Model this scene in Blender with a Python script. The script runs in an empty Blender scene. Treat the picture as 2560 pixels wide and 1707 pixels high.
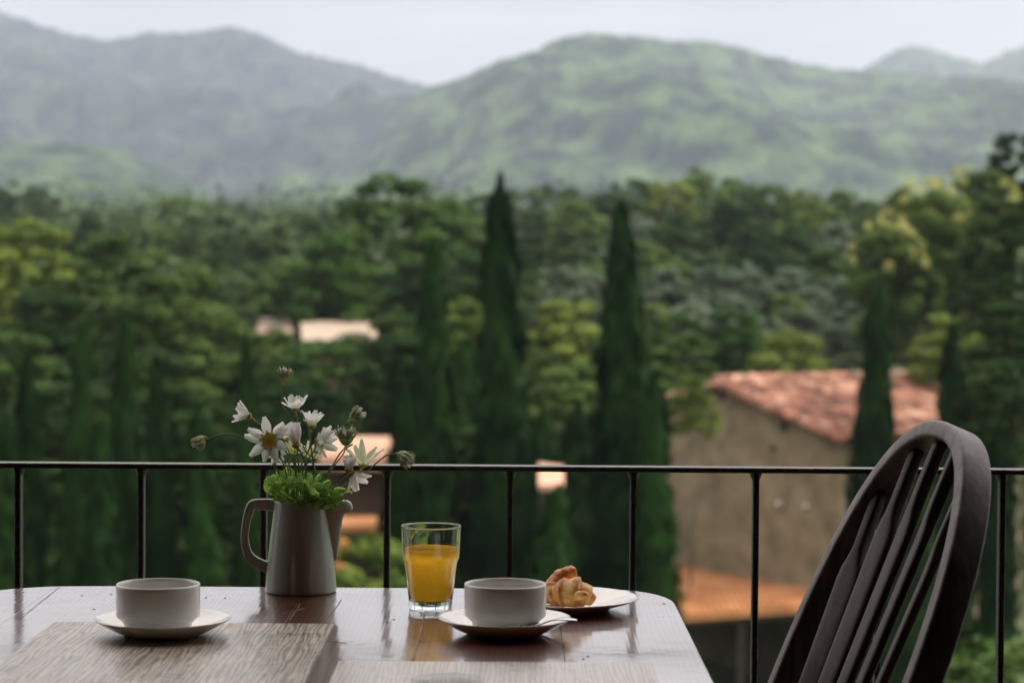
import bpy, math, random
import numpy as np
from mathutils import Vector, Matrix, noise as mnoise

sc = bpy.context.scene
col = sc.collection
R_ = math.radians

# ------------------------------------------------------------------ camera
FPX = 5700.0                                   # focal length in photo pixels (2560 wide)
PITCH = math.atan(173.5 / FPX)
ROLL = R_(0.39)
CAM = Vector((0.0, 0.0, 1.145))
cd = bpy.data.cameras.new('camera'); cam = bpy.data.objects.new('camera', cd); col.objects.link(cam)
cd.sensor_width = 36.0; cd.lens = 36.0 * FPX / 2560.0
cd.clip_start = 0.05; cd.clip_end = 30000
RM = Matrix.Rotation(math.pi / 2 - PITCH, 3, 'X') @ Matrix.Rotation(ROLL, 3, 'Z')
cam.matrix_world = Matrix.Translation(CAM) @ RM.to_4x4()
cd.dof.use_dof = True; cd.dof.focus_distance = 2.79; cd.dof.aperture_fstop = 6.5; cd.dof.aperture_blades = 0
sc.camera = cam

# ------------------------------------------------------------------ sky, sun, exposure
SUN_EL = R_(47); SUN_AZ = R_(89)               # azimuth clockwise from +Y
world = bpy.data.worlds.new('World'); sc.world = world; world.use_nodes = True
nt = world.node_tree; nt.nodes.clear()
def wn(t, **k):
    n = nt.nodes.new(t)
    for a, b in k.items(): setattr(n, a, b)
    return n
out = wn('ShaderNodeOutputWorld'); bg = wn('ShaderNodeBackground'); bg.inputs['Strength'].default_value = 0.1
sky = wn('ShaderNodeTexSky', sky_type='NISHITA'); sky.sun_disc = False
sky.sun_elevation = SUN_EL; sky.sun_rotation = SUN_AZ; sky.dust_density = 2.0
tc = wn('ShaderNodeTexCoord'); mp = wn('ShaderNodeMapping'); mp.inputs['Scale'].default_value = (1, 1, 3.5)
nz = wn('ShaderNodeTexNoise'); nz.inputs['Scale'].default_value = 7.0; nz.inputs['Detail'].default_value = 6; nz.inputs['Roughness'].default_value = .55
rp = wn('ShaderNodeValToRGB'); rp.color_ramp.elements[0].position = .3; rp.color_ramp.elements[0].color = (.90, .90, .90, 1)
rp.color_ramp.elements[1].position = .62; rp.color_ramp.elements[1].color = (1, 1, 1, 1)
mx = wn('ShaderNodeMix', data_type='RGBA'); mx.inputs[7].default_value = (3.12, 2.84, 2.66, 1)
sep = wn('ShaderNodeSeparateXYZ')
def wm(op, b):
    n = wn('ShaderNodeMath', operation=op); n.inputs[1].default_value = b; return n
e1 = wm('SUBTRACT', .12); e2 = wm('MAXIMUM', 0.0); e3 = wm('POWER', .5); e4 = wm('MULTIPLY', 8.0); e5 = wm('ADD', 1.0)   # steep boost added to the unseen upper sky to light table and saucers
vm = wn('ShaderNodeVectorMath', operation='SCALE')
L = nt.links.new
L(tc.outputs['Generated'], mp.inputs[0]); L(mp.outputs[0], nz.inputs['Vector']); L(nz.outputs[0], rp.inputs[0])
L(rp.outputs[0], mx.inputs[0]); L(sky.outputs[0], mx.inputs[6])
L(tc.outputs['Generated'], sep.inputs[0]); L(sep.outputs[2], e1.inputs[0]); L(e1.outputs[0], e2.inputs[0]); L(e2.outputs[0], e3.inputs[0]); L(e3.outputs[0], e4.inputs[0]); L(e4.outputs[0], e5.inputs[0])
L(mx.outputs[2], vm.inputs[0]); cl = wn('ShaderNodeMapRange'); cl.inputs[1].default_value = .35; cl.inputs[2].default_value = .65; cl.inputs[3].default_value = .78; cl.inputs[4].default_value = 1.14; L(nz.outputs[0], cl.inputs[0])
e6 = wn('ShaderNodeMath', operation='MULTIPLY'); L(e5.outputs[0], e6.inputs[0]); L(cl.outputs[0], e6.inputs[1]); L(e6.outputs[0], vm.inputs['Scale'])
L(vm.outputs[0], bg.inputs[0]); L(bg.outputs[0], out.inputs[0])

sd = bpy.data.lights.new('sun', 'SUN'); sd.energy = 5.0; sd.angle = R_(1.5); sd.color = (1, .93, .82)
sun = bpy.data.objects.new('sun', sd); col.objects.link(sun)
SDIR = Vector((math.sin(SUN_AZ) * math.cos(SUN_EL), math.cos(SUN_AZ) * math.cos(SUN_EL), math.sin(SUN_EL)))
sun.rotation_euler = SDIR.to_track_quat('Z', 'Y').to_euler()

sc.view_settings.view_transform = 'Standard'; sc.view_settings.look = 'None'
sc.view_settings.gamma = 1; sc.view_settings.use_curve_mapping = False
sc.view_settings.exposure = 0.35
sc.cycles.use_denoising = True
sc.cycles.max_bounces = 24; sc.cycles.transmission_bounces = 20; sc.cycles.transparent_max_bounces = 12
sc.cycles.diffuse_bounces = 12; sc.cycles.glossy_bounces = 4; sc.cycles.volume_bounces = 1
sc.cycles.sample_clamp_indirect = 6
sc.cycles.caustics_reflective = False; sc.cycles.caustics_refractive = True

# ------------------------------------------------------------------ measuring helpers (photo pixel + real depth -> point)
def _ray(px, py): return RM @ Vector(((px - 1280) / FPX, (853.5 - py) / FPX, -1))
def at(px, py, Y): d = _ray(px, py); return CAM + d * (Y / d.y)
def onz(px, py, z): d = _ray(px, py); return CAM + d * ((z - CAM.z) / d.z)
K = 1 / 0.91875                                 # overview pixels -> photo pixels

# ------------------------------------------------------------------ object helpers
def tag(o, label=None, cat=None, group=None, kind=None):
    if label: o['label'] = label
    if cat: o['category'] = cat
    if group: o['group'] = group
    if kind: o['kind'] = kind
    return o
def thing(name, label, cat, loc=(0, 0, 0), group=None):
    o = bpy.data.objects.new(name, None); col.objects.link(o); o.location = loc
    o.empty_display_size = .1
    return tag(o, label, cat, group)
def link(name, me, parent=None):
    o = bpy.data.objects.new(name, me); col.objects.link(o)
    if parent is not None: o.parent = parent
    return o
def copy_tree(o, parent=None):
    c = o.copy(); col.objects.link(c)
    if parent is not None: c.parent = parent
    for ch in [x for x in KIDS.get(o.name, ())]: copy_tree(ch, c)
    return c
KIDS = {}

class MB:
    def __init__(s): s.v = []; s.f = []; s.m = []; s.mi = 0
    def add(s, vs, fs):
        b = len(s.v); s.v += [tuple(v) for v in vs]; s.f += [tuple(i + b for i in f) for f in fs]; s.m += [s.mi] * len(fs)
    def box(s, lo, hi):
        x0, y0, z0 = lo; x1, y1, z1 = hi
        s.add([(x0, y0, z0), (x1, y0, z0), (x1, y1, z0), (x0, y1, z0), (x0, y0, z1), (x1, y0, z1), (x1, y1, z1), (x0, y1, z1)],
              [(0, 3, 2, 1), (4, 5, 6, 7), (0, 1, 5, 4), (1, 2, 6, 5), (2, 3, 7, 6), (3, 0, 4, 7)])
    def hexa(s, p):   # 8 corners: bottom 4, top 4
        s.add(p, [(0, 3, 2, 1), (4, 5, 6, 7), (0, 1, 5, 4), (1, 2, 6, 5), (2, 3, 7, 6), (3, 0, 4, 7)])
    def lathe(s, prof, n=48, c=(0, 0, 0), rot=None, wob=None):
        vs = []; fs = []
        for (r, z) in prof:
            for k in range(n):
                a = 2 * math.pi * k / n; rr = r * (wob(a, z) if wob else 1)
                p = Vector((rr * math.cos(a), rr * math.sin(a), z))
                if rot is not None: p = rot @ p
                vs.append((p.x + c[0], p.y + c[1], p.z + c[2]))
        for i in range(len(prof) - 1):
            for k in range(n):
                k2 = (k + 1) % n
                fs.append((i * n + k, i * n + k2, (i + 1) * n + k2, (i + 1) * n + k))
        s.add(vs, fs)
    def tube(s, pts, rad, n=8, cap=True, sq=None, ref=None):
        """round tube, or a section given by sq = list of (a,b) multipliers; ref = fixed vector for the frame"""
        pts = [Vector(p) for p in pts]; N = len(pts)
        if not hasattr(rad, '__len__'): rad = [rad] * N
        sec = sq or [(math.cos(2 * math.pi * k / n), math.sin(2 * math.pi * k / n)) for k in range(n)]
        n = len(sec); vs = []; up = Vector(ref) if ref is not None else None
        prev = None
        for i in range(N):
            t = (pts[min(i + 1, N - 1)] - pts[max(i - 1, 0)]).normalized()
            if up is not None: a = up.cross(t).normalized(); b = t.cross(a).normalized()
            else:
                if prev is None: prev = Vector((0, 0, 1)) if abs(t.z) < .9 else Vector((1, 0, 0))
                a = (prev - t * prev.dot(t)).normalized(); b = t.cross(a); prev = a
            r = rad[i]; ra, rb = (r if hasattr(r, '__len__') else (r, r))
            for (x, y) in sec:
                p = pts[i] + a * (x * ra) + b * (y * rb); vs.append((p.x, p.y, p.z))
        fs = []
        for i in range(N - 1):
            for k in range(n):
                k2 = (k + 1) % n; fs.append((i * n + k, i * n + k2, (i + 1) * n + k2, (i + 1) * n + k))
        if cap: fs += [tuple(range(n))[::-1], tuple((N - 1) * n + k for k in range(n))]
        s.add(vs, fs)
    def mesh(s, name, mats, smooth=True, off=(0, 0, 0)):
        me = bpy.data.meshes.new(name)
        me.from_pydata([(v[0] - off[0], v[1] - off[1], v[2] - off[2]) for v in s.v], [], s.f)
        for m in (mats if isinstance(mats, (list, tuple)) else [mats]): me.materials.append(m)
        if smooth: me.polygons.foreach_set('use_smooth', [True] * len(me.polygons))
        if any(s.m): me.polygons.foreach_set('material_index', s.m)
        me.update(); return me
    def build(s, name, mats, parent=None, smooth=True, world=True, angle=None):
        off = parent.location if (parent is not None and world) else (0, 0, 0)
        if parent is not None and parent.parent is not None and world: off = Vector(off) + parent.parent.location
        me = s.mesh(name, mats, smooth, off)
        if angle and smooth: me.set_sharp_from_angle(angle=R_(angle))
        o = link(name, me, parent)
        if parent is not None: KIDS.setdefault(parent.name, []).append(o)
        return o
def bevel(o, w=.002, seg=2, ang=35):
    b = o.modifiers.new('bevel', 'BEVEL'); b.width = w; b.segments = seg; b.limit_method = 'ANGLE'; b.angle_limit = R_(ang); return o
def roundsec(hw, hh, r, n=3):
    """rounded rectangle section, half sizes hw,hh (counter-clockwise)"""
    out = []
    for (cx, cy, a0) in ((hw - r, hh - r, 0), (-hw + r, hh - r, 90), (-hw + r, -hh + r, 180), (hw - r, -hh + r, 270)):
        for k in range(n + 1):
            a = R_(a0 + 90 * k / n); out.append((cx + r * math.cos(a), cy + r * math.sin(a)))
    return out
def smooth_path(pts, n=24):
    """Catmull-Rom through pts (any dimension, tuples)"""
    P = [np.array(p, float) for p in pts]; P = [2 * P[0] - P[1]] + P + [2 * P[-1] - P[-2]]
    out = []; seg = len(P) - 3
    for k in range(n + 1):
        u = k / n * seg; i = min(int(u), seg - 1); t = u - i
        a, b, c, d = P[i:i + 4]
        out.append(.5 * ((2 * b) + (-a + c) * t + (2 * a - 5 * b + 4 * c - d) * t * t + (-a + 3 * b - 3 * c + d) * t ** 3))
    return out

# ------------------------------------------------------------------ materials
def new_mat(name):
    m = bpy.data.materials.new(name); m.use_nodes = True; t = m.node_tree; t.nodes.clear()
    o = t.nodes.new('ShaderNodeOutputMaterial'); p = t.nodes.new('ShaderNodeBsdfPrincipled')
    t.links.new(p.outputs[0], o.inputs[0]); return m, t, p, o
def N(t, typ, **k):
    n = t.nodes.new(typ)
    for a, b in k.items():
        if a == 'inp':
            for x, y in b.items(): n.inputs[x].default_value = y
        else: setattr(n, a, b)
    return n
def rgba(c): return (c[0], c[1], c[2], 1)
def ramp(t, stops):
    r = t.nodes.new('ShaderNodeValToRGB'); e = r.color_ramp.elements
    e[0].position = stops[0][0]; e[0].color = rgba(stops[0][1]); e[1].position = stops[-1][0]; e[1].color = rgba(stops[-1][1])
    for p, c in stops[1:-1]:
        x = e.new(p); x.color = rgba(c)
    return r
def mat(name, c1, c2=None, scale=8, rough=.5, bump=0, bscale=None, coord='Object', stretch=(1, 1, 1), spec=.5, detail=5, metal=0, coat=0, r2=None, lo=.35, hi=.65):
    m, t, p, o = new_mat(name); c2 = c2 or c1
    tc = N(t, 'ShaderNodeTexCoord'); mp = N(t, 'ShaderNodeMapping', inp={'Scale': stretch})
    nz = N(t, 'ShaderNodeTexNoise', inp={'Scale': scale, 'Detail': detail, 'Roughness': .6}); rp = ramp(t, [(lo, c1), (hi, c2)])
    t.links.new(tc.outputs[coord], mp.inputs[0]); t.links.new(mp.outputs[0], nz.inputs['Vector']); t.links.new(nz.outputs[0], rp.inputs[0])
    t.links.new(rp.outputs[0], p.inputs['Base Color'])
    p.inputs['Roughness'].default_value = rough; p.inputs['Specular IOR Level'].default_value = spec; p.inputs['Metallic'].default_value = metal
    p.inputs['Coat Weight'].default_value = coat
    if r2 is not None:
        mr = N(t, 'ShaderNodeMapRange', inp={1: .3, 2: .7, 3: rough, 4: r2}); t.links.new(nz.outputs[0], mr.inputs[0]); t.links.new(mr.outputs[0], p.inputs['Roughness'])
    if bump:
        n2 = N(t, 'ShaderNodeTexNoise', inp={'Scale': bscale or scale * 3, 'Detail': 4}); t.links.new(mp.outputs[0], n2.inputs['Vector'])
        b = N(t, 'ShaderNodeBump', inp={'Strength': bump, 'Distance': .01}); t.links.new(n2.outputs[0], b.inputs['Height']); t.links.new(b.outputs[0], p.inputs['Normal'])
    return m
def leafmat(name, c1, c2, scale=1.2, trans=.14, hue=.04, rough=.55):
    """leaves: diffuse + translucent, tint varies from clump to clump and from plant to plant"""
    m, t, p, o = new_mat(name)
    tc = N(t, 'ShaderNodeTexCoord'); nz = N(t, 'ShaderNodeTexNoise', inp={'Scale': scale, 'Detail': 4})
    oi = N(t, 'ShaderNodeObjectInfo'); rp = ramp(t, [(.3, c1), (.7, c2)])
    ad = N(t, 'ShaderNodeMath', operation='MULTIPLY_ADD', inp={1: .3, 2: -.15}); t.links.new(oi.outputs['Random'], ad.inputs[0])
    a2 = N(t, 'ShaderNodeMath', operation='ADD'); t.links.new(ad.outputs[0], a2.inputs[0])
    t.links.new(tc.outputs['Object'], nz.inputs['Vector']); t.links.new(nz.outputs[0], a2.inputs[1]); t.links.new(a2.outputs[0], rp.inputs[0])
    p.inputs['Roughness'].default_value = rough; p.inputs['Specular IOR Level'].default_value = .03
    tr = N(t, 'ShaderNodeBsdfTranslucent'); ms = N(t, 'ShaderNodeMixShader', inp={0: trans})
    hs = N(t, 'ShaderNodeHueSaturation', inp={'Saturation': 1.15, 'Value': 1.5}); t.links.new(rp.outputs[0], hs.inputs['Color'])
    t.links.new(rp.outputs[0], p.inputs['Base Color']); t.links.new(hs.outputs[0], tr.inputs[0])
    t.links.new(p.outputs[0], ms.inputs[1]); t.links.new(tr.outputs[0], ms.inputs[2]); t.links.new(ms.outputs[0], o.inputs[0])
    return m

G_BARK = mat('bark', (.05, .038, .028), (.10, .08, .06), 6, .9, .4)
LM = {
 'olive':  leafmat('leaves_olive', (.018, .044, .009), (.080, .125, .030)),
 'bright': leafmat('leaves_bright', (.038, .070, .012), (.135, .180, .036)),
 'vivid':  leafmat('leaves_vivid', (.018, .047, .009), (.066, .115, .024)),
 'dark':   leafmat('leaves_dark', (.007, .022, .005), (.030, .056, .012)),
 'silver': leafmat('leaves_silver', (.030, .055, .032), (.14, .18, .12), scale=3.5),
 'cypress': leafmat('leaves_cypress', (.0035, .015, .003), (.014, .040, .007), trans=.10),
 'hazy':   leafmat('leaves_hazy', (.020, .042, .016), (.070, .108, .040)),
 'blossom': leafmat('blossom', (.22, .24, .07), (.42, .40, .16), trans=.3),
}

# ================================================================== GROUND
def gz(y):
    pts = [(-60, -.3), (3.3, -.4), (3.6, -4.0), (20, -7.6), (40, -8.7), (66, -8.8), (110, -7.5), (250, -0.5), (600, 8), (1500, 25), (9000, 40)]
    for (a, za), (b, zb) in zip(pts, pts[1:]):
        if y <= b:
            t = max(0, (y - a) / (b - a)); return za + (zb - za) * t
    return pts[-1][1]
ys = list(np.concatenate([[-60, -5, 3.3, 3.6], np.linspace(6, 120, 58), np.linspace(130, 600, 48), np.geomspace(640, 9000, 30)]))
mb = MB(); NXg = 61
for j, y in enumerate(ys):
    half = max(60, abs(y) * 1.3)
    for i in range(NXg):
        x = (i / (NXg - 1) * 2 - 1) * half
        mb.v.append((x, y, gz(y) + (.35 * mnoise.noise(Vector((x * .12, y * .12, 0))) if y > 6 else 0)))
for j in range(len(ys) - 1):
    for i in range(NXg - 1):
        a = j * NXg + i; mb.f.append((a, a + 1, a + 1 + NXg, a + NXg)); mb.m.append(0)
m_grass = mat('grass_ground', (.022, .040, .012), (.060, .090, .024), .6, .95, .3, 12, coord='Object')
g = mb.build('ground', m_grass); tag(g, kind='structure')

# ================================================================== HILLS
def hill(name, label, sil, D, depth, base, seed, c1, c2, rough_amp):
    """sil: skyline as overview pixels (x, y); a wooded ridge D metres away with spurs and tree-top relief"""
    NX, NY = 300, 84
    xs = [p[0] for p in sil]; yy = [p[1] for p in sil]
    mb = MB()
    X0, X1 = xs[0], xs[-1]
    for j in range(NY + 1):
        v = j / NY
        for i in range(NX + 1):
            sx = X0 + (X1 - X0) * i / NX
            top = np.interp(sx, xs, yy)
            P = at(sx * K, top * K, D)
            x, zc = P.x, P.z
            if v <= .75:
                t = v / .75; y = D - depth * (1 - t); h = t ** .85 * (1 - .12 * math.sin(math.pi * t))
            else:
                t = (v - .75) / .25; y = D + depth * .35 * t; h = 1 - .5 * t * t
            x = x * (y / D)
            q = Vector((x / 260 + seed, y / 420, seed))
            spur = mnoise.fractal(q, 1, 2.1, 4) * rough_amp * 1.35
            q2 = Vector((x / 90 + seed, y / 110, seed * 2)); spur += mnoise.fractal(q2, 1, 2.0, 3) * rough_amp * .35
            fade = math.sin(math.pi * min(1, h)) ** .8 * .9 + .03
            z = base + (zc - base) * h + spur * fade
            z += (mnoise.noise(Vector((x / 11, y / 11, seed))) + mnoise.noise(Vector((x / 5, y / 6, seed)))) * D * .0011
            mb.v.append((x, y, z))
    for j in range(NY):
        for i in range(NX):
            a = j * (NX + 1) + i; mb.f.append((a, a + 1, a + NX + 2, a + NX + 1)); mb.m.append(0)
    m = mat(name + '_forest', c1, c2, .034, 1.0, .9, .08, detail=9, lo=.42, hi=.62, spec=.05, stretch=(1, .5, 1))
    o = mb.build(name, m, smooth=False); tag(o, label, 'hill', kind='structure'); return o
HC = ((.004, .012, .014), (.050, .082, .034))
hill('far_hill', 'pale blue-grey hill rising behind the right end of the ridge',
     [(1700, 300), (1900, 200), (1980, 162), (2040, 125), (2090, 106), (2140, 116), (2200, 136), (2260, 146), (2300, 125), (2352, 104), (2450, 80), (2700, 60)], 3600, 1300, 60, 3.1, *HC, 50)
hill('left_hill', 'bluish wooded mountain filling the upper left of the view',
     [(-420, -90), (-200, -50), (0, 25), (80, 52), (160, 78), (250, 92), (300, 84), (350, 74), (420, 77), (530, 69), (590, 82), (640, 104), (690, 126), (760, 138), (820, 148), (890, 172), (940, 188), (1010, 204), (1120, 260), (1400, 380)], 3000, 1300, 50, 7.7, (.003, .008, .016), (.030, .044, .034), 60)  # darker bluish forest colours, cloud shade put into the tint
hill('right_hill', 'rounded green wooded mountain right of the valley gap',
     [(420, 520), (560, 450), (700, 400), (850, 330), (900, 265), (1000, 212), (1080, 185), (1150, 152), (1230, 128), (1300, 100), (1400, 82), (1480, 84), (1540, 96), (1620, 94), (1700, 108), (1760, 126), (1850, 148), (1950, 160), (2050, 166), (2200, 176), (2352, 190), (2700, 240)], 2200, 900, 40, 1.3, *HC, 42)
hill('low_hill', 'low green wooded hill at the left below the bluish mountain',
     [(-400, 300), (0, 332), (90, 326), (180, 332), (260, 345), (330, 368), (400, 400), (470, 430), (560, 470), (700, 520)], 1500, 500, 25, 5.5, *HC, 14)

# ================================================================== TREES
rng = np.random.default_rng(11)
def unit(n):
    v = rng.normal(size=(n, 3)); return v / np.linalg.norm(v, axis=1)[:, None]
def leaves_mesh(name, c, nrm, size, elong, m, tdir=None):
    n = len(c)
    t = np.cross(nrm, unit(n)) if tdir is None else tdir - nrm * (tdir * nrm).sum(1)[:, None]
    t /= np.linalg.norm(t, axis=1)[:, None] + 1e-9
    b = np.cross(nrm, t)
    s = (size * (.6 + .8 * rng.random(n)))[:, None]
    v = np.stack([c - t * s * elong, c + b * s * .5, c + t * s * elong, c - b * s * .5], 1).reshape(-1, 3)
    me = bpy.data.meshes.new(name)
    me.vertices.add(4 * n); me.vertices.foreach_set('co', v.astype(np.float32).ravel())
    me.loops.add(4 * n); me.loops.foreach_set('vertex_index', np.arange(4 * n, dtype=np.int32))
    me.polygons.add(n); me.polygons.foreach_set('loop_start', np.arange(0, 4 * n, 4, dtype=np.int32))
    me.update(calc_edges=True); me.materials.append(m); return me
def clumps(cen, rad, flat, per):
    """leaf positions and normals for clumps: cen (k,3), rad (k,), vertical squash, leaves per clump"""
    C = np.repeat(cen, per, 0); Rr = np.repeat(rad, per)
    u = unit(len(C)); u[:, 2] = np.where(rng.random(len(C)) < .7, np.abs(u[:, 2]), u[:, 2])
    r = Rr * (.55 + .5 * rng.random(len(C)) ** .6)
    p = C + u * r[:, None] * np.array([1, 1, flat])
    nn = u * np.array([.7, .7, 1.0 / max(flat, .5)]) + unit(len(C)) * .55 + np.array([0, 0, .30]); nn /= np.linalg.norm(nn, axis=1)[:, None]
    return p, nn
def round_crown(k=74, per=190):
    u = unit(k); rr = .41 * (.35 + .65 * rng.random(k) ** .35)
    big = unit(7); lobe = 1 + .16 * np.clip((u @ big.T).max(1) * 3 - 2.2, -1, .8)      # a few boughs stand proud
    rr = rr * lobe
    cen = np.stack([u[:, 0] * rr, u[:, 1] * rr, .50 + u[:, 2] * rr * 1.02], 1)
    rad = .065 + .06 * rng.random(k)
    return clumps(cen, rad, .66, per)
def layer_crown(levels=7, per=165):
    cen = []; rad = []
    for i in range(levels):
        z = .08 + .80 * i / (levels - 1); w = .43 * math.sqrt(max(.05, 1 - ((z - .30) / .66) ** 2))
        n = max(3, int(2 + 27 * w)); a0 = rng.random() * 6.28
        for q in range(n):
            a = a0 + 6.283 * q / n + rng.normal() * .25; d = w * (.72 + .36 * rng.random())
            if q % 3 == 2: d *= .5
            cen.append((math.cos(a) * d, math.sin(a) * d, z + rng.normal() * .036 + .13 * (1 - d / .43))); rad.append(.075 + .05 * rng.random())
    return clumps(np.array(cen), np.array(rad), .60, per)
def cypress_crown(n=15000, tips=1):
    z = rng.random(n) ** .9; a = rng.random(n) * 6.283
    prof = lambda z: .5 * np.minimum(1.16 * np.clip(1 - z, 0, 1) ** .44, 6.5 * np.clip(1 - z, 0, 1) + .04).clip(0, 1)
    tz = rng.random(150); ta = rng.random(150) * 6.283                                  # upright tufts standing off the column
    da = np.abs((a[:, None] - ta + np.pi) % (2 * np.pi) - np.pi); dz = (z[:, None] - tz)
    tuft = np.exp(-(da / .32) ** 2 - (dz / .020) ** 2).max(1)
    lump = .76 + .58 * tuft + .12 * np.sin(a * 2 + z * 9)
    r = prof(z) * lump * (.70 + .34 * rng.random(n))
    k = rng.integers(0, tips, n) if tips > 1 else np.zeros(n, int)
    ox = np.where(z > .84, (k - (tips - 1) / 2) * .30 * (z - .84) / .16, 0)
    zz = .02 + .98 * z * np.where(k == 0, 1, 1 - .04 * k) + tuft * .012
    p = np.stack([r * np.cos(a) + ox + .05 * np.sin(z * 5), r * np.sin(a), zz], 1)
    nn = np.stack([np.cos(a), np.sin(a), .25 + 0 * a], 1) + unit(n) * .45; nn /= np.linalg.norm(nn, axis=1)[:, None]
    return p, nn
def trunk_mesh(name, hgt=.62, limbs=6, r=.028):
    b = MB(); b.tube([(0, 0, -.01), (.01, 0, .2), (-.008, .008, .42), (0, 0, hgt)], [r, r * .8, r * .55, r * .15], 8)
    for i in range(limbs):
        a = i * 2.4; z = .18 + .4 * i / limbs; l = .30 - .02 * i
        b.tube([(0, 0, z), (l * .5 * math.cos(a), l * .5 * math.sin(a), z + .06), (l * math.cos(a), l * math.sin(a), z + .16)], [r * .45, r * .3, r * .1], 5)
    return b.mesh(name, G_BARK)
TRUNK = trunk_mesh('trunk'); TRUNK_SLIM = trunk_mesh('trunk_slim', .7, 2, .012)
SHAPES = {}
def crown_mesh(shape, var, tint):
    key = (shape, var, tint)
    if key not in SHAPES:
        global rng
        rng = np.random.default_rng(100 + var * 17 + len(shape) * 3)
        if shape == 'round': p, n = round_crown(); me = leaves_mesh('crown', p, n, .0265, .8, LM[tint])
        elif shape == 'small': p, n = round_crown(30, 110); me = leaves_mesh('crown', p, n, .034, .8, LM[tint])
        elif shape == 'layer': p, n = layer_crown(); me = leaves_mesh('crown', p, n, .0265, .8, LM[tint])
        elif shape == 'spire': 
            p, n = cypress_crown(15000, 1 + var % 2); me = leaves_mesh('crown', p * np.array([1, 1, 6.0]), n, .06, 1.6, LM[tint], np.tile([0, 0, 1.0], (len(p), 1)) + unit(len(p)) * .25)
            # unit width, height 6: scaled evenly so the sprays keep their shape
        SHAPES[key] = me
    return SHAPES[key]
ORD = ['first', 'second', 'third', 'fourth', 'fifth', 'sixth', 'seventh', 'eighth', 'ninth', 'tenth', 'eleventh', 'twelfth', 'thirteenth', 'fourteenth', 'fifteenth', 'sixteenth', 'seventeenth', 'eighteenth', 'nineteenth', 'twentieth', 'twenty-first', 'twenty-second', 'twenty-third', 'twenty-fourth', 'twenty-fifth', 'twenty-sixth', 'twenty-seventh', 'twenty-eighth', 'twenty-ninth', 'thirtieth']
def tree(name, label, X, top, W, D, shape, tint, var=0, group=None, rot=None, blossom=False, dz=0):
    P = at(X * K, top * K, D); g0 = gz(D) + dz; h = P.z - g0; w = W * K / FPX * D
    t = thing(name, label, 'tree', (P.x, D, g0), group)
    t.rotation_euler.z = rot if rot is not None else (X * 1.7 + D) % 6.28
    c = link('crown', crown_mesh(shape, var, tint), t)
    if shape == 'spire':
        t.scale = (w, w, h / 6.0); lean = 0 if w > 1.02 else 1.5; t.rotation_euler.x = R_(lean * math.sin(X * .37)); t.rotation_euler.y = R_(lean * math.sin(X * .61 + 1))
    else:
        w *= 1.15; hc = min(h * .96, w * {'round': 1.25, 'layer': 1.0, 'small': .7}[shape])
        c.scale = (w, w, hc); c.location = (0, 0, h - hc)
    tk = link('trunk', TRUNK_SLIM if shape == 'spire' else TRUNK, t)
    tk.scale = (2.5, 2.5, 5.5) if shape == 'spire' else (w * .8, w * .8, h)
    if blossom:
        global rng
        rng = np.random.default_rng(int(X)); k = 22; u = unit(k); u[:, 2] = np.abs(u[:, 2]) * .9 - .1
        cen = np.stack([u[:, 0] * .46, u[:, 1] * .46, .55 + u[:, 2] * .47], 1)
        p, n = clumps(cen, .035 + .03 * rng.random(k), 1.1, 60)
        bl = link('blossom', leaves_mesh('blossom', p, n, .016, .8, LM['blossom']), t); bl.scale = c.scale; bl.location = c.location
    return t

# --- far treeline under the hills: rows from far to near (overview x, top y)
far_tops = [(-60, 425), (30, 418), (95, 428), (150, 450), (240, 452), (330, 470), (420, 440), (520, 452), (600, 470), (690, 462), (770, 458), (850, 470), (930, 440), (1000, 425), (1090, 430), (1200, 418), (1290, 418), (1370, 440), (1470, 430), (1600, 430), (1720, 430), (1850, 440), (1960, 440), (2060, 450), (2170, 450), (2290, 440), (2400, 420)]
for i, (X, y) in enumerate(far_tops):
    w = 125 + 25 * math.sin(i * 2.3)
    tree('broadleaf_tree', f'{ORD[i]} tree from the left in the hazy farthest row below the hills', X, y - 6 + 8 * math.sin(i * 5), w, 235 + 18 * math.sin(i * 3), 'round', 'hazy' if i % 3 else 'olive', i % 3, 'hazy trees in the farthest row')
hump = [(1340, 440), (1400, 405), (1480, 398), (1540, 392), (1610, 368), (1690, 395), (1760, 400), (1850, 420), (1930, 424), (2010, 436), (2080, 450)]
for i, (X, y) in enumerate(hump):
    tree('broadleaf_tree', f'{ORD[i]} olive-green tree from the left on the rounded tree mound right of centre', X, y, 150 + 20 * math.sin(i * 2), 165 + 10 * math.sin(i * 4), 'round', ['olive', 'hazy', 'olive', 'bright'][i % 4], i % 3, 'trees on the wooded mound')
row2 = [(-40, 470), (50, 480), (130, 500), (210, 505), (300, 490), (390, 500), (480, 505), (560, 500), (640, 505), (720, 500), (1080, 480), (1250, 455), (1330, 480), (1450, 470), (1560, 480), (1680, 470), (1800, 480), (1910, 490), (2020, 500), (2130, 490), (2260, 480)]
for i, (X, y) in enumerate(row2):
    tree('broadleaf_tree', f'{ORD[i]} tree from the left in the grey-green row just below the farthest treeline', X, y + 8 * math.sin(i * 3), 155 + 25 * math.sin(i * 1.3), 140 + 10 * math.sin(i * 7), 'round' if i % 3 else 'layer', ['hazy', 'olive', 'hazy', 'dark'][i % 4] if i < 11 else ['olive', 'silver', 'olive', 'dark'][i % 4], i % 3, 'trees in the second far row')
row3 = [(-30, 560), (420, 590), (500, 560), (580, 570), (660, 580), (1120, 560), (1230, 540), (1370, 560), (1500, 540), (1610, 540), (1760, 545), (1880, 540), (1990, 570), (2090, 590), (2210, 570)]
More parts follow.
